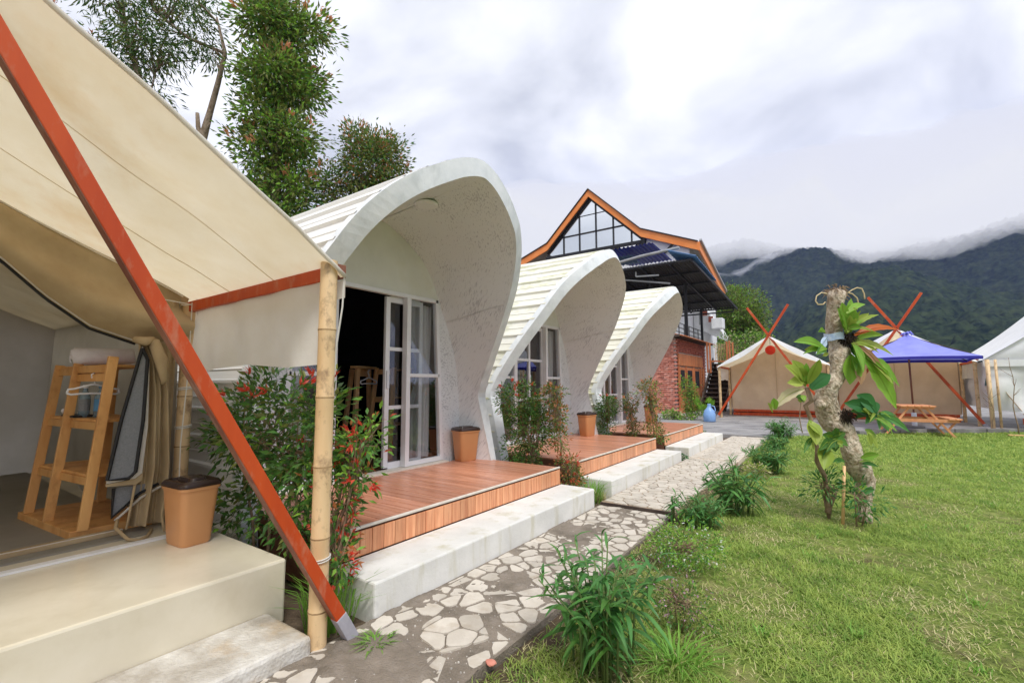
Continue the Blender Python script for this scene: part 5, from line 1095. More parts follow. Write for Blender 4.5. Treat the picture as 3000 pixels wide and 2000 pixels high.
STEM3 = [(-0.362, 0.038), (-0.339, 0.103), (-0.285, 0.196), (-0.251, 0.272)]
CURL1 = [(-0.224, 2.23), (-0.279, 2.242), (-0.331, 2.208), (-0.345, 2.157), (-0.32, 2.118), (-0.27, 2.12), (-0.246, 2.146)]
CURL2 = [(-0.024, 2.23), (0.035, 2.269), (0.086, 2.291), (0.135, 2.28), (0.154, 2.229), (0.156, 2.173)]
CURL3 = [(-0.023, 2.241), (0.032, 2.229), (0.079, 2.184), (0.091, 2.117)]
RAG = [(-0.264, 1.783), (-0.291, 1.706), (-0.329, 1.618)], (-0.175, 1.789)
FIB = [(-0.044, 1.766), (-0.118, 0.997)], (-0.134, 2.241)
TB = Vector((.129, 5.826, 0)); FH = Vector((-math.sin(YAW), math.cos(YAW), 0))
FV = Vector((TB.x, TB.y, 0)).normalized()               # from the viewer's side
TRW = lambda a, z, d=0: TB+RT*a+FV*d+Vector((0, 0, z))
TR = thing('gnarled_tree', 'lopped crooked tree trunk carrying large leaved epiphytes on the lawn', 'tree', TB)
tp_ = TRUNK[::-1]; pts = []; rad = []
for i in range(len(tp_)-1):
    for k in range(4):
        t_ = k/4; pts.append(TRW(lerp(tp_[i][0], tp_[i+1][0], t_), lerp(tp_[i][1], tp_[i+1][1], t_), .05*math.sin(i*.9+t_))); rad.append(.88*lerp(tp_[i][2], tp_[i+1][2], t_))
pts.append(TRW(tp_[-1][0], tp_[-1][1])); rad.append(tp_[-1][2])
mb = MB(); mb.tube(pts, rad, 26); f_ = smooth_noise(12); f2 = smooth_noise(17)
for i, p in enumerate(mb.v):
    c = pts[i//26]; d = Vector(p)-c; k = 1+.24*f_(p[0]*16+p[2]*5, p[2]*14+p[1]*11)+.16*f2(p[0]*40+p[1]*30, p[2]*32)+.08*f_(p[0]*90, p[2]*80); mb.v[i] = tuple(c+d*k)
trk = mb.build('trunk', 'bark', TR, smooth=True)
for (a, b, c_) in ((-.10, 1.60, .05), (-.36, 1.12, .05), (-.02, .50, .055), (-.21, .90, .06)):
    bm = bmesh.new(); bmesh.ops.create_icosphere(bm, subdivisions=3, radius=c_)
    for v in bm.verts: v.co = v.co*(1+.35*f_(v.co.x*40+a, v.co.z*40+v.co.y*30))+TRW(a, b, -.06)-TB
    me = bpy.data.meshes.new('knot'); bm.to_mesh(me); bm.free(); link('knot', me, 'bark', trk, smooth=True)
st2 = [TRW(a, z, -.10+.02*i) for i, (a, z) in enumerate(STEM2)]
MB().tube(st2, [.02, .022, .02, .02, .018, .018, .022, .024, .022, .022, .026, .03], 9).build('side_stem', 'stem', TR, smooth=True)
MB().tube([TRW(a, z, .1) for a, z in STEM3], [.03, .022, .015, .008], 8).build('side_stem', 'stem', TR, smooth=True)
for cu in (CURL1, CURL2, CURL3):
    P3 = [TRW(a, z, -.03) for a, z in cu]; fine = []
    for i in range(len(P3)-1): fine += [P3[i].lerp(P3[i+1], t_/3) for t_ in range(3)]
    MB().tube(fine+[P3[-1]], .006, 6).build('dry_tendril', 'straw', TR, smooth=True)
def fuzz(c, r_, n, name, mat, seed, ln=.05, zsq=1):
    q = random.Random(seed); mb = MB()
    for k in range(n):
        d = Vector((q.gauss(0, 1), q.gauss(0, 1), q.gauss(0, 1)*zsq)).normalized(); p = c+d*r_*q.uniform(.1, 1); mb.tube([p, p+d*ln*.5+Vector((0, 0, .01)), p+d*ln+Vector((q.uniform(-.02, .02), 0, -.02))], [.006, .005, .001], 4)
    return mb.build(name, mat, TR)
for k, (a, z) in enumerate(FIB[0]): fuzz(TRW(a, z, -.08), .075, 260, 'root_mass', 'fibre', k+3, .022)
fuzz(TRW(*FIB[1], 0), .085, 150, 'dry_crown_fibres', 'stem', 9, .045, .5)
# epiphyte leaves, each one a leaf
EM = {'lime': 'leaf_lime', 'deep': 'leaf_deep', 'pale': 'leaf_pale', 'mid': 'leaf_mid', 'fresh': 'leaf_fresh', 'orange': 'leaf_orange', 'dry': 'leaf_dry', 'lance': 'leaf_lance'}
q = random.Random(21)
EPI2 = []
for mt, a, b, w_ in EPI:
    EPI2.append((mt, a, b, w_))
    if mt in ('lime', 'fresh', 'mid', 'lance'):            # smaller leaves beside the large ones
        for _ in range(2):
            an = q.uniform(-.75, .75); dx, dz_ = (b[0]-a[0])*q.uniform(.5, .8), (b[1]-a[1])*q.uniform(.5, .8); EPI2.append((q.choice((mt, 'lime', 'fresh')), (a[0]+q.uniform(-.02, .02), a[1]+q.uniform(-.03, .03)), (a[0]+dx*math.cos(an)-dz_*math.sin(an), a[1]+dx*math.sin(an)+dz_*math.cos(an)), w_*q.uniform(.5, .75)))
for k, (mt, a, b, w_) in enumerate(EPI2):
    d0 = q.uniform(-.20, -.10); d1 = d0+q.uniform(-.16, .06); A, B = TRW(*a, d0), TRW(*b, d1); ax = B-A; Ln = ax.length; n = 10
    view = -FH+Vector((0, 0, .25)); sd_ = ax.cross(view).normalized(); nm = sd_.cross(ax).normalized()
    tw = q.uniform(-.5, .5); sd_ = (sd_*math.cos(tw)+nm*math.sin(tw)); nm = sd_.cross(ax).normalized(); v = []; f = []; sg = q.choice((-1, 1)); arch = q.uniform(.06, .13)*Ln
    for i in range(n+1):
        t_ = i/n; w2 = w_*.56*(math.sin(PI*min(1, .07+t_*.93))**.75)*(1.12-.35*abs(t_-.55)) if i < n else .002
        if Ln > .33 and i % 2: w2 *= .86                # ragged edge on the long strap leaves
        c = A+ax*t_+Vector((0, 0, 1))*arch*math.sin(PI*t_); v += [c-sd_*w2+nm*w2*.3, c-sd_*w2*.5+nm*w2*.1, c, c+sd_*w2*.5+nm*w2*.1, c+sd_*w2+nm*w2*.3]
    for i in range(n):
        for j in range(4): p = i*5+j; f.append((p, p+5, p+6, p+1))
    o = MB().add(v, f).build('leaf', EM[mt], TR, smooth=True)
    MB().tube([Vector(v[i*5+2])+nm*.002 for i in range(n)], [.004*(1-.08*i) for i in range(n)], 5).build('midrib', 'leaf_lime' if mt in ('mid', 'fresh', 'lime', 'pale') else EM[mt], o)
# blue rag tied round the trunk
RG = thing('blue_rag', 'pale blue patterned rag knotted round the crooked tree trunk', 'cloth', TRW(*RAG[1]))
c = TRW(*RAG[1]); 
MB().grid(lambda a, b: (c+RT*math.cos(2*PI*a)*.093+FH*math.sin(2*PI*a)*.093+Vector((0, 0, -.035+.07*b+.008*math.sin(a*19)))), 30, 4).build('band', 'rag_blue', RG, smooth=True)
tl = [TRW(a, z, -.08) for a, z in RAG[0]]
MB().grid(lambda a, b: Vector(tl[0]).lerp(tl[2], b)+RT*(a-.5)*(.05+.03*b)+FH*.012*math.sin(a*7+b*9), 6, 10).build('tail', 'rag_blue', RG, smooth=True)
o = MB().tube([TRW(-.213, -.03, -.10), TRW(-.161, .526, -.10)], [.015, .013], 8).build('stake', 'pine_pale_lit', smooth=True); tag(o, 'pale wooden stake beside the crooked tree trunk', 'stake')
shrub('foot_shrub', 'thin leafy seedling left of the stake at the crooked tree', 'plant', (-.16, 5.74, -.02), [(-.2, 5.7, .30, .11, .11, .10)], 20, 9, .075, .018, (('leaf_deep', .4), ('leaf_mid', .6)), [[(-.16, 5.74, -.03), (-.21, 5.7, .3)], [(-.16, 5.74, -.03), (-.1, 5.72, .32)]], 71, .05, stemr=.012)
shrub('foot_shrub', 'leafy seedling hiding the base of the crooked tree', 'plant', (.06, 5.6, -.02), [(.06, 5.55, .30, .11, .10, .12), (.14, 5.6, .2, .12, .1, .1)], 24, 9, .07, .018, (('leaf_deep', .4), ('leaf_mid', .6)), [[(.06, 5.6, -.03), (.06, 5.56, .3)], [(.1, 5.62, -.03), (.16, 5.6, .25)]], 73, .05, stemr=.008)
# bare saplings before the far tents
for lab, (x, y), h, sd in (('thin bare sapling before the white tent', (3.70, 17.5), 2.0, 1), ('thin bare sapling before the lantern tent', (-.85, 14.0), 1.75, 2), ('bare stick sapling at the corner of the white tent', (3.30, 17.6), 1.2, 3)):
    q = random.Random(sd); S_ = thing('sapling', lab, 'sapling', (x, y, 0)); P_ = [Vector((x+.03*math.sin(i*1.3+sd), y, -.03+h*i/8)) for i in range(9)]
    MB().tube(P_, [.016-.0014*i for i in range(9)], 6).build('stem', 'stem', S_, smooth=True); m2 = MB()
    for k in range(6): p = P_[3+k//2+1]; a = q.uniform(0, 6.3); m2.tube([p, p+Vector((math.cos(a)*.14, math.sin(a)*.1, .12)), p+Vector((math.cos(a)*.22, math.sin(a)*.12, .2))], [.006, .004, .002], 5)
    m2.build('twigs', 'stem', S_)

# ------------------------------------------------------------------ trees behind the cabins
def tree(name, label, base, trunk, tr, lobes, nsub, nleaf, ll, lw, mats, seed, spread, red=0, redmat='leaf_pinkish', droop=0, limbs=14, extra=()):
    P = thing(name, label, 'tree', base, 'trees behind the cabins'); q = np.random.RandomState(seed)
    MB().tube(trunk, tr, 10).build('trunk', 'trunk', P, smooth=True)
    for e_ in extra: MB().tube(e_[0], e_[1], 8).build('limb', 'trunk', P, smooth=True)
    pos, dr, cen, dd = crown(lobes, nsub, nleaf, spread, seed, .25); dr[:, 2] -= droop
    rq = random.Random(seed); idx = list(range(len(cen))); rq.shuffle(idx); SK = [[Vector(p) for p in trunk]]+[[Vector(p) for p in e_[0]] for e_ in extra]; mb = MB()
    for i in idx[:limbs*5]:
        c = Vector(cen[i]); b = min((S3[k].lerp(S3[k+1], t_/6) for S3 in SK for k in range(len(S3)-1) for t_ in range(6)), key=lambda p: (p-c).length+max(0, p.z-c.z+.3)*2)
        if (b-c).length > 1.25: continue
        mb.tube([b, b.lerp(c, .35)+Vector((0, 0, .05)), b.lerp(c, .7)+Vector((rq.uniform(-.1, .1), rq.uniform(-.1, .1), .02)), c], [.028, .018, .01, .004], 5, cap=False)
    mb.build('branches', 'trunk', P, smooth=True)
    sel = q.rand(len(pos)); a = 0
    for mt, fr_ in mats:
        k = (sel >= a) & (sel < a+fr_); a += fr_; V, F = leafcloud(pos[k], dr[k], ll*(.6+.7*q.rand(k.sum())), lw*(.7+.5*q.rand(k.sum())), rs_=q); nmesh('crown', V, F, mt, P, kind='stuff')
    if red:
        hh = cen[:, 2]*.05+dd[:, 2]+.8*q.rand(len(cen)); k = np.argsort(-hh)[:red]; c2 = np.repeat(cen[k]+dd[k]*spread*1.2, 10, 0); d2 = np.repeat(dd[k], 10, 0)+sph(len(c2), q)*.8; d2[:, 2] += .4
        V, F = leafcloud(c2+q.normal(size=c2.shape)*.05, d2, ll*.95, lw, rs_=q); nmesh('new_shoots', V, F, redmat, P, kind='stuff')
    return P
q = random.Random(5); lob = []
for k in range(26):
    z = 3.6+k*.265; w_ = (1.0+.06*max(0, z-7.5))*(.76+.24*math.sin(k*1.1)); a = k*2.4; lob.append((-10.5+.42*math.cos(a), 5.42+.42*math.sin(a), z, w_*.62, w_*.62, .42))
tree('columnar_tree', 'tall columnar tree with pinkish leaf tips behind the open tent', (-10.5, 5.45, -.05), [(-10.5, 5.45, -.1), (-10.48, 5.45, 4), (-10.5, 5.42, 7), (-10.45, 5.4, 10)], [.20, .16, .10, .03], lob, 760, 34, .15, .055,
     (('leaf_dark', .06), ('leaf_olive', .52), ('leaf_mid', .14), ('leaf_fresh', .28)), 81, .19, red=110)
tree('round_tree', 'bushy tree with brownish tips rising behind the white cabin roof', (-8.9, 6.75, -.05), [(-8.9, 6.75, -.1), (-8.92, 6.7, 3.5), (-8.95, 6.65, 6.2)], [.16, .13, .05],
     [(-8.75, 6.75, 6.35, .75, .7, .75), (-9.0, 6.6, 7.0, .42, .4, .45), (-8.45, 7.0, 6.7, .45, .4, .45), (-9.6, 6.2, 6.05, .42, .38, .40), (-8.3, 7.1, 5.8, .5, .5, .5), (-9.0, 6.6, 5.3, .8, .7, .6)], 420, 34, .105, .04,
     (('leaf_dark', .14), ('leaf_olive', .58), ('leaf_mid', .22), ('leaf_rust', .06)), 83, .14, red=40)
tree('airy_tree', 'sparse dark tree with hanging leaves and a forked bare branch above the tent', (-12.2, 4.3, -.05), [(-12.2, 4.3, -.1), (-12.1, 4.38, 4), (-12.03, 4.43, 7.0), (-11.85, 4.5, 7.7), (-11.65, 4.56, 8.4), (-11.45, 4.6, 9.1), (-11.5, 4.4, 9.9)], [.2, .16, .10, .07, .06, .045, .02],
     [(-12.1, 4.1, 9.6, .9, .7, .6), (-13.0, 3.4, 9.4, .9, .7, .8), (-13.3, 3.1, 10.4, 1.0, .8, .6), (-13.7, 2.9, 8.7, .75, .6, .7), (-12.9, 3.6, 8.1, .6, .4, .5), (-12.3, 4.0, 10.5, 1.0, .6, .5), (-11.6, 4.5, 9.0, .28, .2, .35), (-12.5, 3.7, 9.0, .5, .4, .35), (-14.6, 2.2, 9.4, .6, .5, .8)], 330, 20, .17, .036,
     (('leaf_dark', .62), ('leaf_olive', .28), ('leaf_mid', .10)), 85, .17, red=14, redmat='leaf_rust', droop=.9, extra=[([(-12.03, 4.43, 7.05), (-12.12, 4.38, 7.4), (-12.16, 4.36, 7.75)], [.06, .05, .04]), ([(-12.03, 4.43, 7.1), (-11.9, 4.48, 7.35), (-11.8, 4.5, 7.45)], [.05, .035, .02]), ([(-12.2, 4.3, 6.5), (-13.0, 3.6, 8.0), (-13.3, 3.2, 9.6), (-13.4, 3.1, 10.6)], [.09, .07, .05, .02]), ([(-11.45, 4.6, 9.1), (-12.2, 4.1, 9.5), (-12.9, 3.6, 10.2), (-13.2, 3.4, 10.9)], [.04, .035, .03, .015]), ([(-13.0, 3.6, 8.0), (-13.7, 2.9, 8.6), (-14.5, 2.3, 9.3)], [.05, .04, .015]), ([(-12.6, 3.95, 7.3), (-12.9, 3.65, 8.2), (-12.7, 3.7, 8.9)], [.03, .02, .01])])
# rounded tree and greenery behind the far tents
tree('rounded_tree', 'broad rounded tree behind the brick house and stairs', (-6.0, 40, -.1), [(-6, 40, -.2), (-6, 40, 4), (-5.9, 40, 7)], [.35, .28, .12],
     [(-6.3, 40, 7.1, 2.2, 2.2, 1.9), (-5.2, 40, 6.0, 1.3, 1.6, 1.4), (-7.2, 40, 6.0, 1.6, 1.6, 1.8), (-5.6, 40, 4.9, 1.3, 1.3, 1.3), (-6.7, 40, 8.2, 1.2, 1.2, .9), (-6.4, 40, 3.6, 1.8, 1.5, 1.2)], 760, 30, .20, .085, (('leaf_olive', .60), ('leaf_dark', .10), ('leaf_fresh', .24), ('leaf_mid', .06)), 87, .20)
shrub('hedge', 'light green shrub behind the stairs of the brick house', 'shrub', (-4.2, 27, 0), [(-4.6, 27, 3.2, .8, .5, .7), (-3.6, 27.4, 3.2, .9, .5, .9), (-3.2, 27.2, 2.2, .9, .5, 1.0)], 160, 18, .14, .06, (('leaf_mid', .4), ('leaf_fresh', .4), ('leaf_pale', .2)), [[(-4.2, 27, -.1), (-4.2, 27, 2.5)]], 89, .14, stemr=.05)

# ================================================================== SMALL THINGS
def shelf(label, base, legs, tops, z0, levels, ctr, mat='pine'):
    S_ = thing('ladder_shelf', label, 'shelf', base, 'pine ladder shelves')
    for a, b in zip(legs, tops): MB().bar((a[0], a[1], z0), (b[0], b[1], b[2]), .055, .032, up=(1, 0, 0)).build('leg', mat, S_, bevel=.003)
    for z in levels:
        t_ = (z-z0)/(tops[0][2]-z0); f_ = [(lerp(a[0], b[0], t_), lerp(a[1], b[1], t_)) for a, b in zip(legs, tops)]; pl_ = [f_[k] for k in ctr]
        sh = MB().prism(pl_, z-.009, z+.009).build('shelf_board', mat, S_, bevel=.002)
        MB().bar((*pl_[0], z-.035), (*pl_[1], z-.035), .018, .05).build('shelf_rail', mat, sh)
    return S_
SH = shelf('pine ladder shelf with a towel roll just inside the open tent', (-4.5, 1.05, .35), [(-4.9, .84), (-4.5, .87), (-4.03, .945), (-4.9, 1.25), (-4.1, 1.27)], [(-4.9, .945, 1.48), (-4.5, .966, 1.5), (-4.0, 1.03, 1.52), (-4.85, 1.26, 1.50), (-4.1, 1.27, 1.52)], .40, (.735, 1.09, 1.46), (0, 2, 4, 3))
MB().add([(-4.99, .80, .352), (-4.04, .885, .352), (-4.02, 1.32, .352), (-5.0, 1.31, .352), (-4.99, .80, .405), (-4.04, .885, .405), (-4.02, 1.32, .405), (-5.0, 1.31, .405)], [(3, 2, 1, 0), (4, 5, 6, 7), (0, 1, 5, 4), (1, 2, 6, 5), (2, 3, 7, 6), (3, 0, 4, 7)]).build('base_board', 'pine', SH, bevel=.004)
for z in (1.44, 1.38): MB().bar((-4.48, .965, z), (-4.02, 1.02, z), .02, .05).build('top_rail', 'pine', SH)
mb = MB(); n = 18; A, B = Vector((-4.52, .93, 1.535)), Vector((-4.42, 1.27, 1.545)); T_ = thing('towel_roll', 'rolled pale lilac towel lying on top of the ladder shelf', 'towel', (-4.47, 1.1, 1.48))
mb.tube([A.lerp(B, t_)+Vector((0, 0, .004*math.sin(t_*20))) for t_ in (0, .03, .3, .6, .97, 1)], [.045, .06, .063, .06, .058, .045], 18); mb.build('roll', 'towel', T_, smooth=True)
sp_ = [A+Vector((.015, -.006, 0))+Vector((math.cos(a)*.004*a, 0, math.sin(a)*.004*a)) for a in np.linspace(1, 11, 40)]; MB().tube(sp_, .004, 4).build('spiral_edge', 'towel', T_)
def hanger(label, c, ax, s=1):
    H_ = thing('clothes_hanger', label, 'hanger', c, 'white plastic hangers'); c = Vector(c); ax = Vector(ax).normalized()
    W_ = lambda a, z: c+ax*a*s+Vector((0, 0, z*s)); mb = MB()
    loop = [(-.2, -.02), (-.19, .015), (-.15, .02), (-.04, .055), (0, .065), (.04, .055), (.15, .02), (.19, .015), (.2, -.02), (.17, -.035), (.1, -.028), (0, -.026), (-.1, -.028), (-.17, -.035), (-.2, -.02)]
    mb.tube([W_(a, z) for a, z in loop], .010*s, 7); mb.build('bar', 'plastic_white', H_, smooth=True)
    MB().tube([W_(a, z) for a, z in ((0, .06), (0, .11), (-.025, .13), (-.028, .16), (0, .18), (.028, .165))], .007*s, 6).build('hook', 'plastic_white', H_, smooth=True)
hanger('white plastic hanger on the ladder shelf inside the tent', (-4.24, 1.0, 1.29), (.0, 1, 0), .70)
def bottle(label, c, r_, h, mat):
    B_ = thing('water_bottle', label, 'bottle', c, 'water bottles on the shelf'); pr = [(0, .9), (.01, 1), (.62, 1), (.72, .85), (.82, .45), (.88, .40), (.90, .40)]
    MB().tube([(0, 0, z*h) for z, _ in pr], [k*r_ for _, k in pr], 14).build('body', 'bottle_plastic', B_, smooth=True, world=False)
    MB().tube([(0, 0, .2*h), (0, 0, .56*h)], r_*1.03, 14).build('label', mat, B_, world=False); MB().tube([(0, 0, .9*h), (0, 0, h)], r_*.48, 10).build('cap', 'plastic_white' if mat != 'bottle_label' else 'bottle_label', B_, world=False)
bottle('clear water bottle next to the tray on the tent shelf', (-4.44, 1.0, 1.10), .033, .23, 'mesh_grey')
bottle('water bottle with a blue label on the tent shelf', (-4.36, 1.07, 1.10), .037, .23, 'bottle_label')
TY = thing('tray', 'black tray holding a crumpled tissue on the tent shelf', 'tray', (-4.62, .99, 1.10)); MB().box((-4.56, 1.0, 1.108), (.30, .13, .014)).build('plate', 'black_trim', TY, bevel=.003); 
bm = bmesh.new(); bmesh.ops.create_icosphere(bm, subdivisions=2, radius=.035); f_ = smooth_noise(31)
for v in bm.verts: v.co = Vector((v.co.x, v.co.y, v.co.z*.6))*(1+.4*f_(v.co.x*60, v.co.y*60+v.co.z*30))+Vector((-.04, -.03, .04))
me = bpy.data.meshes.new('tissue'); bm.to_mesh(me); bm.free(); link('tissue', me, 'towel', TY)
# stool-like rack and shelf inside the open cabin, light put into their paler wood
R_ = thing('wooden_rack', 'pine clothes rack in the dark room of the open cabin', 'rack', (-5.2, 4.0, ZD))
for a, b in (((-5.0, 3.70), (-5.1, 3.80)), ((-5.4, 4.26), (-5.3, 4.13)), ((-5.6, 3.95), (-5.35, 3.90))): MB().bar((a[0], a[1], ZD), (b[0], b[1], 1.53), .055, .045, up=(1, 0, 0)).build('leg', 'pine_pale_lit', R_, bevel=.003)
MB().bar((-5.08, 3.74, 1.55), (-5.32, 4.22, 1.55), .12, .03).build('top_board', 'pine_pale_lit', R_); MB().bar((-5.09, 3.79, 1.48), (-5.31, 4.14, 1.48), .03, .10).build('apron', 'pine_pale_lit', R_)
hanger('white hanger on the pine rack inside the open cabin', (-5.02, 3.92, 1.36), (-.25, .9, 0), .85)
R2_ = shelf('pine ladder shelf behind the sliding glass of the open cabin', (-4.9, 4.3, ZD), [(-4.75, 4.05), (-5.2, 4.05), (-4.75, 4.42), (-5.2, 4.42)], [(-4.8, 4.15, 1.55), (-5.15, 4.15, 1.55), (-4.8, 4.42, 1.55), (-5.15, 4.42, 1.55)], ZD, (.80, 1.15, 1.52), (1, 0, 2, 3), 'pine_pale_lit')
b_ = bottle('water bottle with a blue label on the shelf in the cabin', (-4.95, 4.28, 1.16), .037, .23, 'bottle_label')

# ------------------------------------------------------------------ picnic table and parasol
PTb = thing('picnic_table', 'orange pine picnic table with attached benches on the lawn edge', 'table', (1.5, 15.95, 0))
rz = math.radians(6); TM = lambda x, y, z: Vector((1.52+x*math.cos(rz)-y*math.sin(rz), 15.95+x*math.sin(rz)+y*math.cos(rz), z))
pl = lambda x0, x1, y, z, w_, h, nm, par=PTb: MB().bar(TM(x0, y, z), TM(x1, y, z), w_, h).build(nm, 'pine_table', par, bevel=.004)
# the benches run left and right; planks run away from the path of view
for k in range(5): MB().bar(TM(-.28+k*.14, -.55, .735), TM(-.28+k*.14, .55, .735), .125, .035).build('top_plank', 'pine_table', PTb, bevel=.004)
for s_ in (-1, 1):
    for k in range(2): MB().bar(TM(s_*(.62+k*.13), -.55, .43), TM(s_*(.62+k*.13), .55, .43), .115, .035).build('bench_plank', 'pine_table', PTb, bevel=.004)
    for y in (-.42, .42):
        MB().bar(TM(s_*.16, y, .70), TM(s_*.68, y, gz(2, 16)), .045, .09, up=(0, 1, 0)).build('leg', 'pine_table', PTb, bevel=.004)
        MB().bar(TM(s_*.76, y+.05, .41), TM(s_*.58, y+.05, .17), .04, .06, up=(0, 1, 0)).build('brace', 'pine_table', PTb)
for y in (-.47, .47):
    MB().bar(TM(-.76, y, .385), TM(.76, y, .385), .04, .08).build('cross_bar', 'pine_table', PTb); MB().bar(TM(-.32, y, .695), TM(.32, y, .695), .04, .06).build('top_batten', 'pine_table', PTb)
UM = thing('parasol', 'square blue parasol on a wooden pole before the tent', 'parasol', (1.64, 17.25, T_Z))
uc = Vector((1.64, 17.25, 0)); ua = math.radians(-3); hw = 1.33
cor = [Vector((math.cos(ua)*a*hw-math.sin(ua)*b*hw, math.sin(ua)*a*hw+math.cos(ua)*b*hw, 0))+uc for a, b in ((-1, -1), (1, -1), (1, 1), (-1, 1))]; f_ = smooth_noise(14)
for k in range(4):
    a, b = cor[k], cor[(k+1) % 4]; ap = uc+Vector((0, 0, 2.70))
    def cn(u_, t_):
        e_ = a.lerp(b, u_); p = ap.lerp(Vector((e_.x, e_.y, 1.97)), t_); sag = -.10*math.sin(PI*t_)*(1-abs(2*u_-1)*.4)-.06*t_*math.sin(PI*u_)*-1*.6
        return p+Vector((0, 0, sag+.012*f_(u_*8, t_*6+k)))
    MB().grid(cn, 16, 16).build('canopy_panel', 'umbrella_blue', UM, smooth=True)
    MB().grid(lambda u_, t_: Vector(cn(u_, 1))-Vector((0, 0, .075*t_)), 16, 1).build('edge_flap', 'umbrella_edge', UM, smooth=True)
    MB().tube([ap-Vector((0, 0, .05)), Vector((a.x, a.y, 1.95))], .012, 5).build('rib', 'wood_dark', UM)
lean = Vector((-.05, 0, 0))
MB().tube([uc+Vector((.02, 0, T_Z+.1)), uc+Vector((0, 0, 2.72))], .024, 10).build('pole', 'wood_red_side', UM, smooth=True)
MB().tube([uc+Vector((.02, 0, T_Z)), uc+Vector((.02, 0, T_Z+.42))], .06, 14).build('sleeve', 'plastic_white', UM, smooth=False)
MB().box(uc+Vector((.02, 0, T_Z+.03)), (.4, .4, .06)).build('foot', 'concrete_dark', UM, bevel=.01)
m2 = MB()
for k in range(9): a = k*.7; m2.tube([uc+Vector((0, 0, 2.70)), uc+Vector((.1*math.cos(a), .1*math.sin(a), 2.74+.02*math.sin(k))), uc+Vector((.16*math.cos(a), .16*math.sin(a), 2.66))], [.02, .022, .008], 5)
m2.build('gathered_top', 'umbrella_blue', UM, smooth=True)

# ------------------------------------------------------------------ grass
def blades(n, xr, yr, dens, ln, wd, seed, name, mat, label, flat=.75):
    q = np.random.RandomState(seed); x = xr[0]+(xr[1]-xr[0])*q.rand(n); y = yr[0]+(yr[1]-yr[0])*q.rand(n)
    d = dens(x, y); k = q.rand(n) < d
    k &= (y < np.interp(x, [-1.46, -.9, .3, 1.2, 2.4, 3.8, 8, 14], [12.9, 13.9, 15.0, 16.0, 17.0, 18.0, 18.6, 19])) & (x > PX1+.015+.03*vnoise(y*9, y*0, 3)) 
    # keep what the lens and one step aside can see
    vx, vy = x*math.cos(YAW)+y*math.sin(YAW), -x*math.sin(YAW)+y*math.cos(YAW); k &= (vy > .7) & (np.abs(vx) < vy*1.25+1.0)
    x, y = x[k], y[k]; n = len(x); z = -.02+.02*np.sin(x*1.3+.4)*np.sin(y*.9); a = q.rand(n)*2*PI; dist = np.hypot(x, y)
    cl = fbm(x*3.1, y*3.1, 3, 7); L0 = ln*(.45+.75*q.rand(n))*(.5+1.0*cl); up = .25+(1-flat)*q.rand(n)+.35*q.rand(n)**3
    dx, dy = np.cos(a), np.sin(a); W_ = wd*(.7+.6*q.rand(n))*np.maximum(1, dist*.16); b = np.stack([x, y, z], -1)
    dh = np.stack([dx, dy, np.zeros(n)], -1); s_ = np.stack([-dy, dx, np.zeros(n)], -1)*W_[:, None]*.5; Z = np.array([0, 0, 1.])
    m_ = b+dh*(L0*.45)[:, None]+Z*(L0*up*.8)[:, None]; t = b+dh*(L0*(1.05-.3*up))[:, None]+Z*(L0*up*(.75+.5*q.rand(n)))[:, None]
    V = np.stack([b-s_, b+s_, m_+s_*.8, m_-s_*.8, t], 1).reshape(-1, 3); kk = np.arange(n)[:, None]*5
    F = np.concatenate([kk+[[0, 1, 2]], kk+[[0, 2, 3]], kk+[[3, 2, 4]]]).reshape(-1, 3); o = nmesh(name, V, F, mat, kind='stuff'); return tag(o, label, 'grass')
def dn(th, w_=.16):
    def f_(x, y):
        bare = fbm(x*1.7+3, y*1.7, 4, 31); p = np.clip((th-bare)/w_, .10, 1); r_ = np.hypot(x, y); near = np.clip(4.2/r_, 0, 1)**1.25
        soil = np.clip((x-PX1)/.35+.15, 0, 1); return p*near*(.35+.65*soil)
    return f_
blades(640000, (-1.45, 6.2), (.6, 9.5), dn(.58, .12), .058, .0048, 101, 'grass', 'grass', 'short green lawn grass beside the path')
blades(150000, (-1.45, 10), (9, 18.6), lambda x, y: np.full(x.shape, .75), .085, .0075, 102, 'grass', 'grass', 'far lawn grass in front of the terrace')
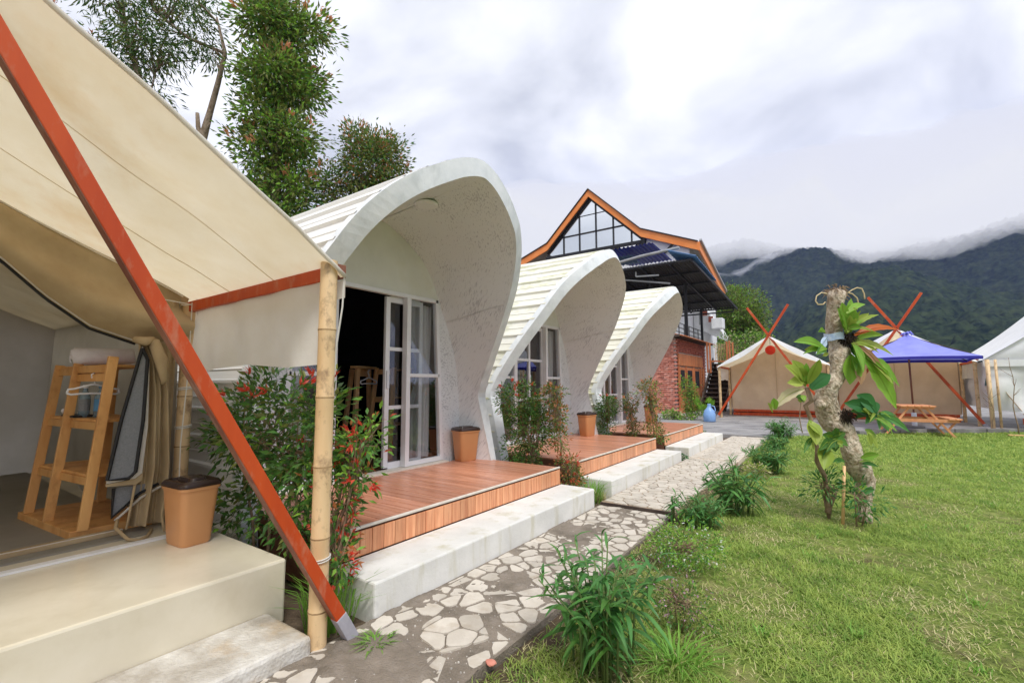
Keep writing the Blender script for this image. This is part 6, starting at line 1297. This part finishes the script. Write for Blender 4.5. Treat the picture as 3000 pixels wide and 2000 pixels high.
blades(230000, (-1.45, 6.2), (.6, 10), lambda x, y: np.clip((fbm(x*2.3, y*2.3, 3, 55)-.42)*3, .10, .7)*np.clip(4/np.hypot(x, y), 0, 1), .05, .0036, 103, 'dry_grass', 'grass_dry', 'straw coloured dry grass among the green lawn', .95)
q = np.random.RandomState(77); bx_ = []
for x, y in zip(-1.1+6.5*q.rand(70), 1.3+6.5*q.rand(70)):                # greener sprigs standing a little above the lawn
    n = 16; a = q.rand(n)*2*PI; b = np.stack([x+.02*q.normal(size=n), y+.02*q.normal(size=n), np.full(n, gz(x, y))], -1); d = np.stack([np.cos(a), np.sin(a), np.zeros(n)], -1); s_ = np.stack([-d[:, 1], d[:, 0], d[:, 2]], -1)*.003
    hh = .05*(.5+.6*q.rand(n))[:, None]; m_ = b+d*hh*.5+np.array([0, 0, 1])*hh*.8; bx_.append(np.stack([b-s_, b+s_, m_+s_, m_-s_, b+d*hh*1.3+np.array([0, 0, 1])*hh], 1).reshape(-1, 3))
V = np.concatenate(bx_); kk = np.arange(len(V)//5)[:, None]*5; F = np.concatenate([kk+[[0, 1, 2]], kk+[[0, 2, 3]], kk+[[3, 2, 4]]]).reshape(-1, 3)
tag(nmesh('grass', V, F, 'grass_tall', kind='stuff'), 'taller fresh green sprigs standing above the lawn', 'grass')
o = MB().box((3.95, 16.9, .01), (1.1, .10, .03), .08).build('plank', 'pine_pale_lit', bevel=.004); tag(o, 'pale wooden plank lying on the grass before the white tent', 'plank')

# ------------------------------------------------------------------ air
mb = MB(); mb.box((0, 1200, 349), (5400, 3400, 700)); HZb = mb.build('haze', None, kind='stuff'); tag(HZb, 'thin bluish air fading the far mountain', 'haze'); HZb['kind'] = 'stuff'
m = bpy.data.materials.new('haze_air'); m.use_nodes = True; t = m.node_tree; t.nodes.clear(); o_ = t.nodes.new('ShaderNodeOutputMaterial'); pv = t.nodes.new('ShaderNodeVolumePrincipled')
pv.inputs['Color'].default_value = (.40, .48, 1, 1); pv.inputs['Density'].default_value = .00015; pv.inputs['Anisotropy'].default_value = .0; t.links.new(pv.outputs[0], o_.inputs['Volume']); HZb.data.materials.append(m)
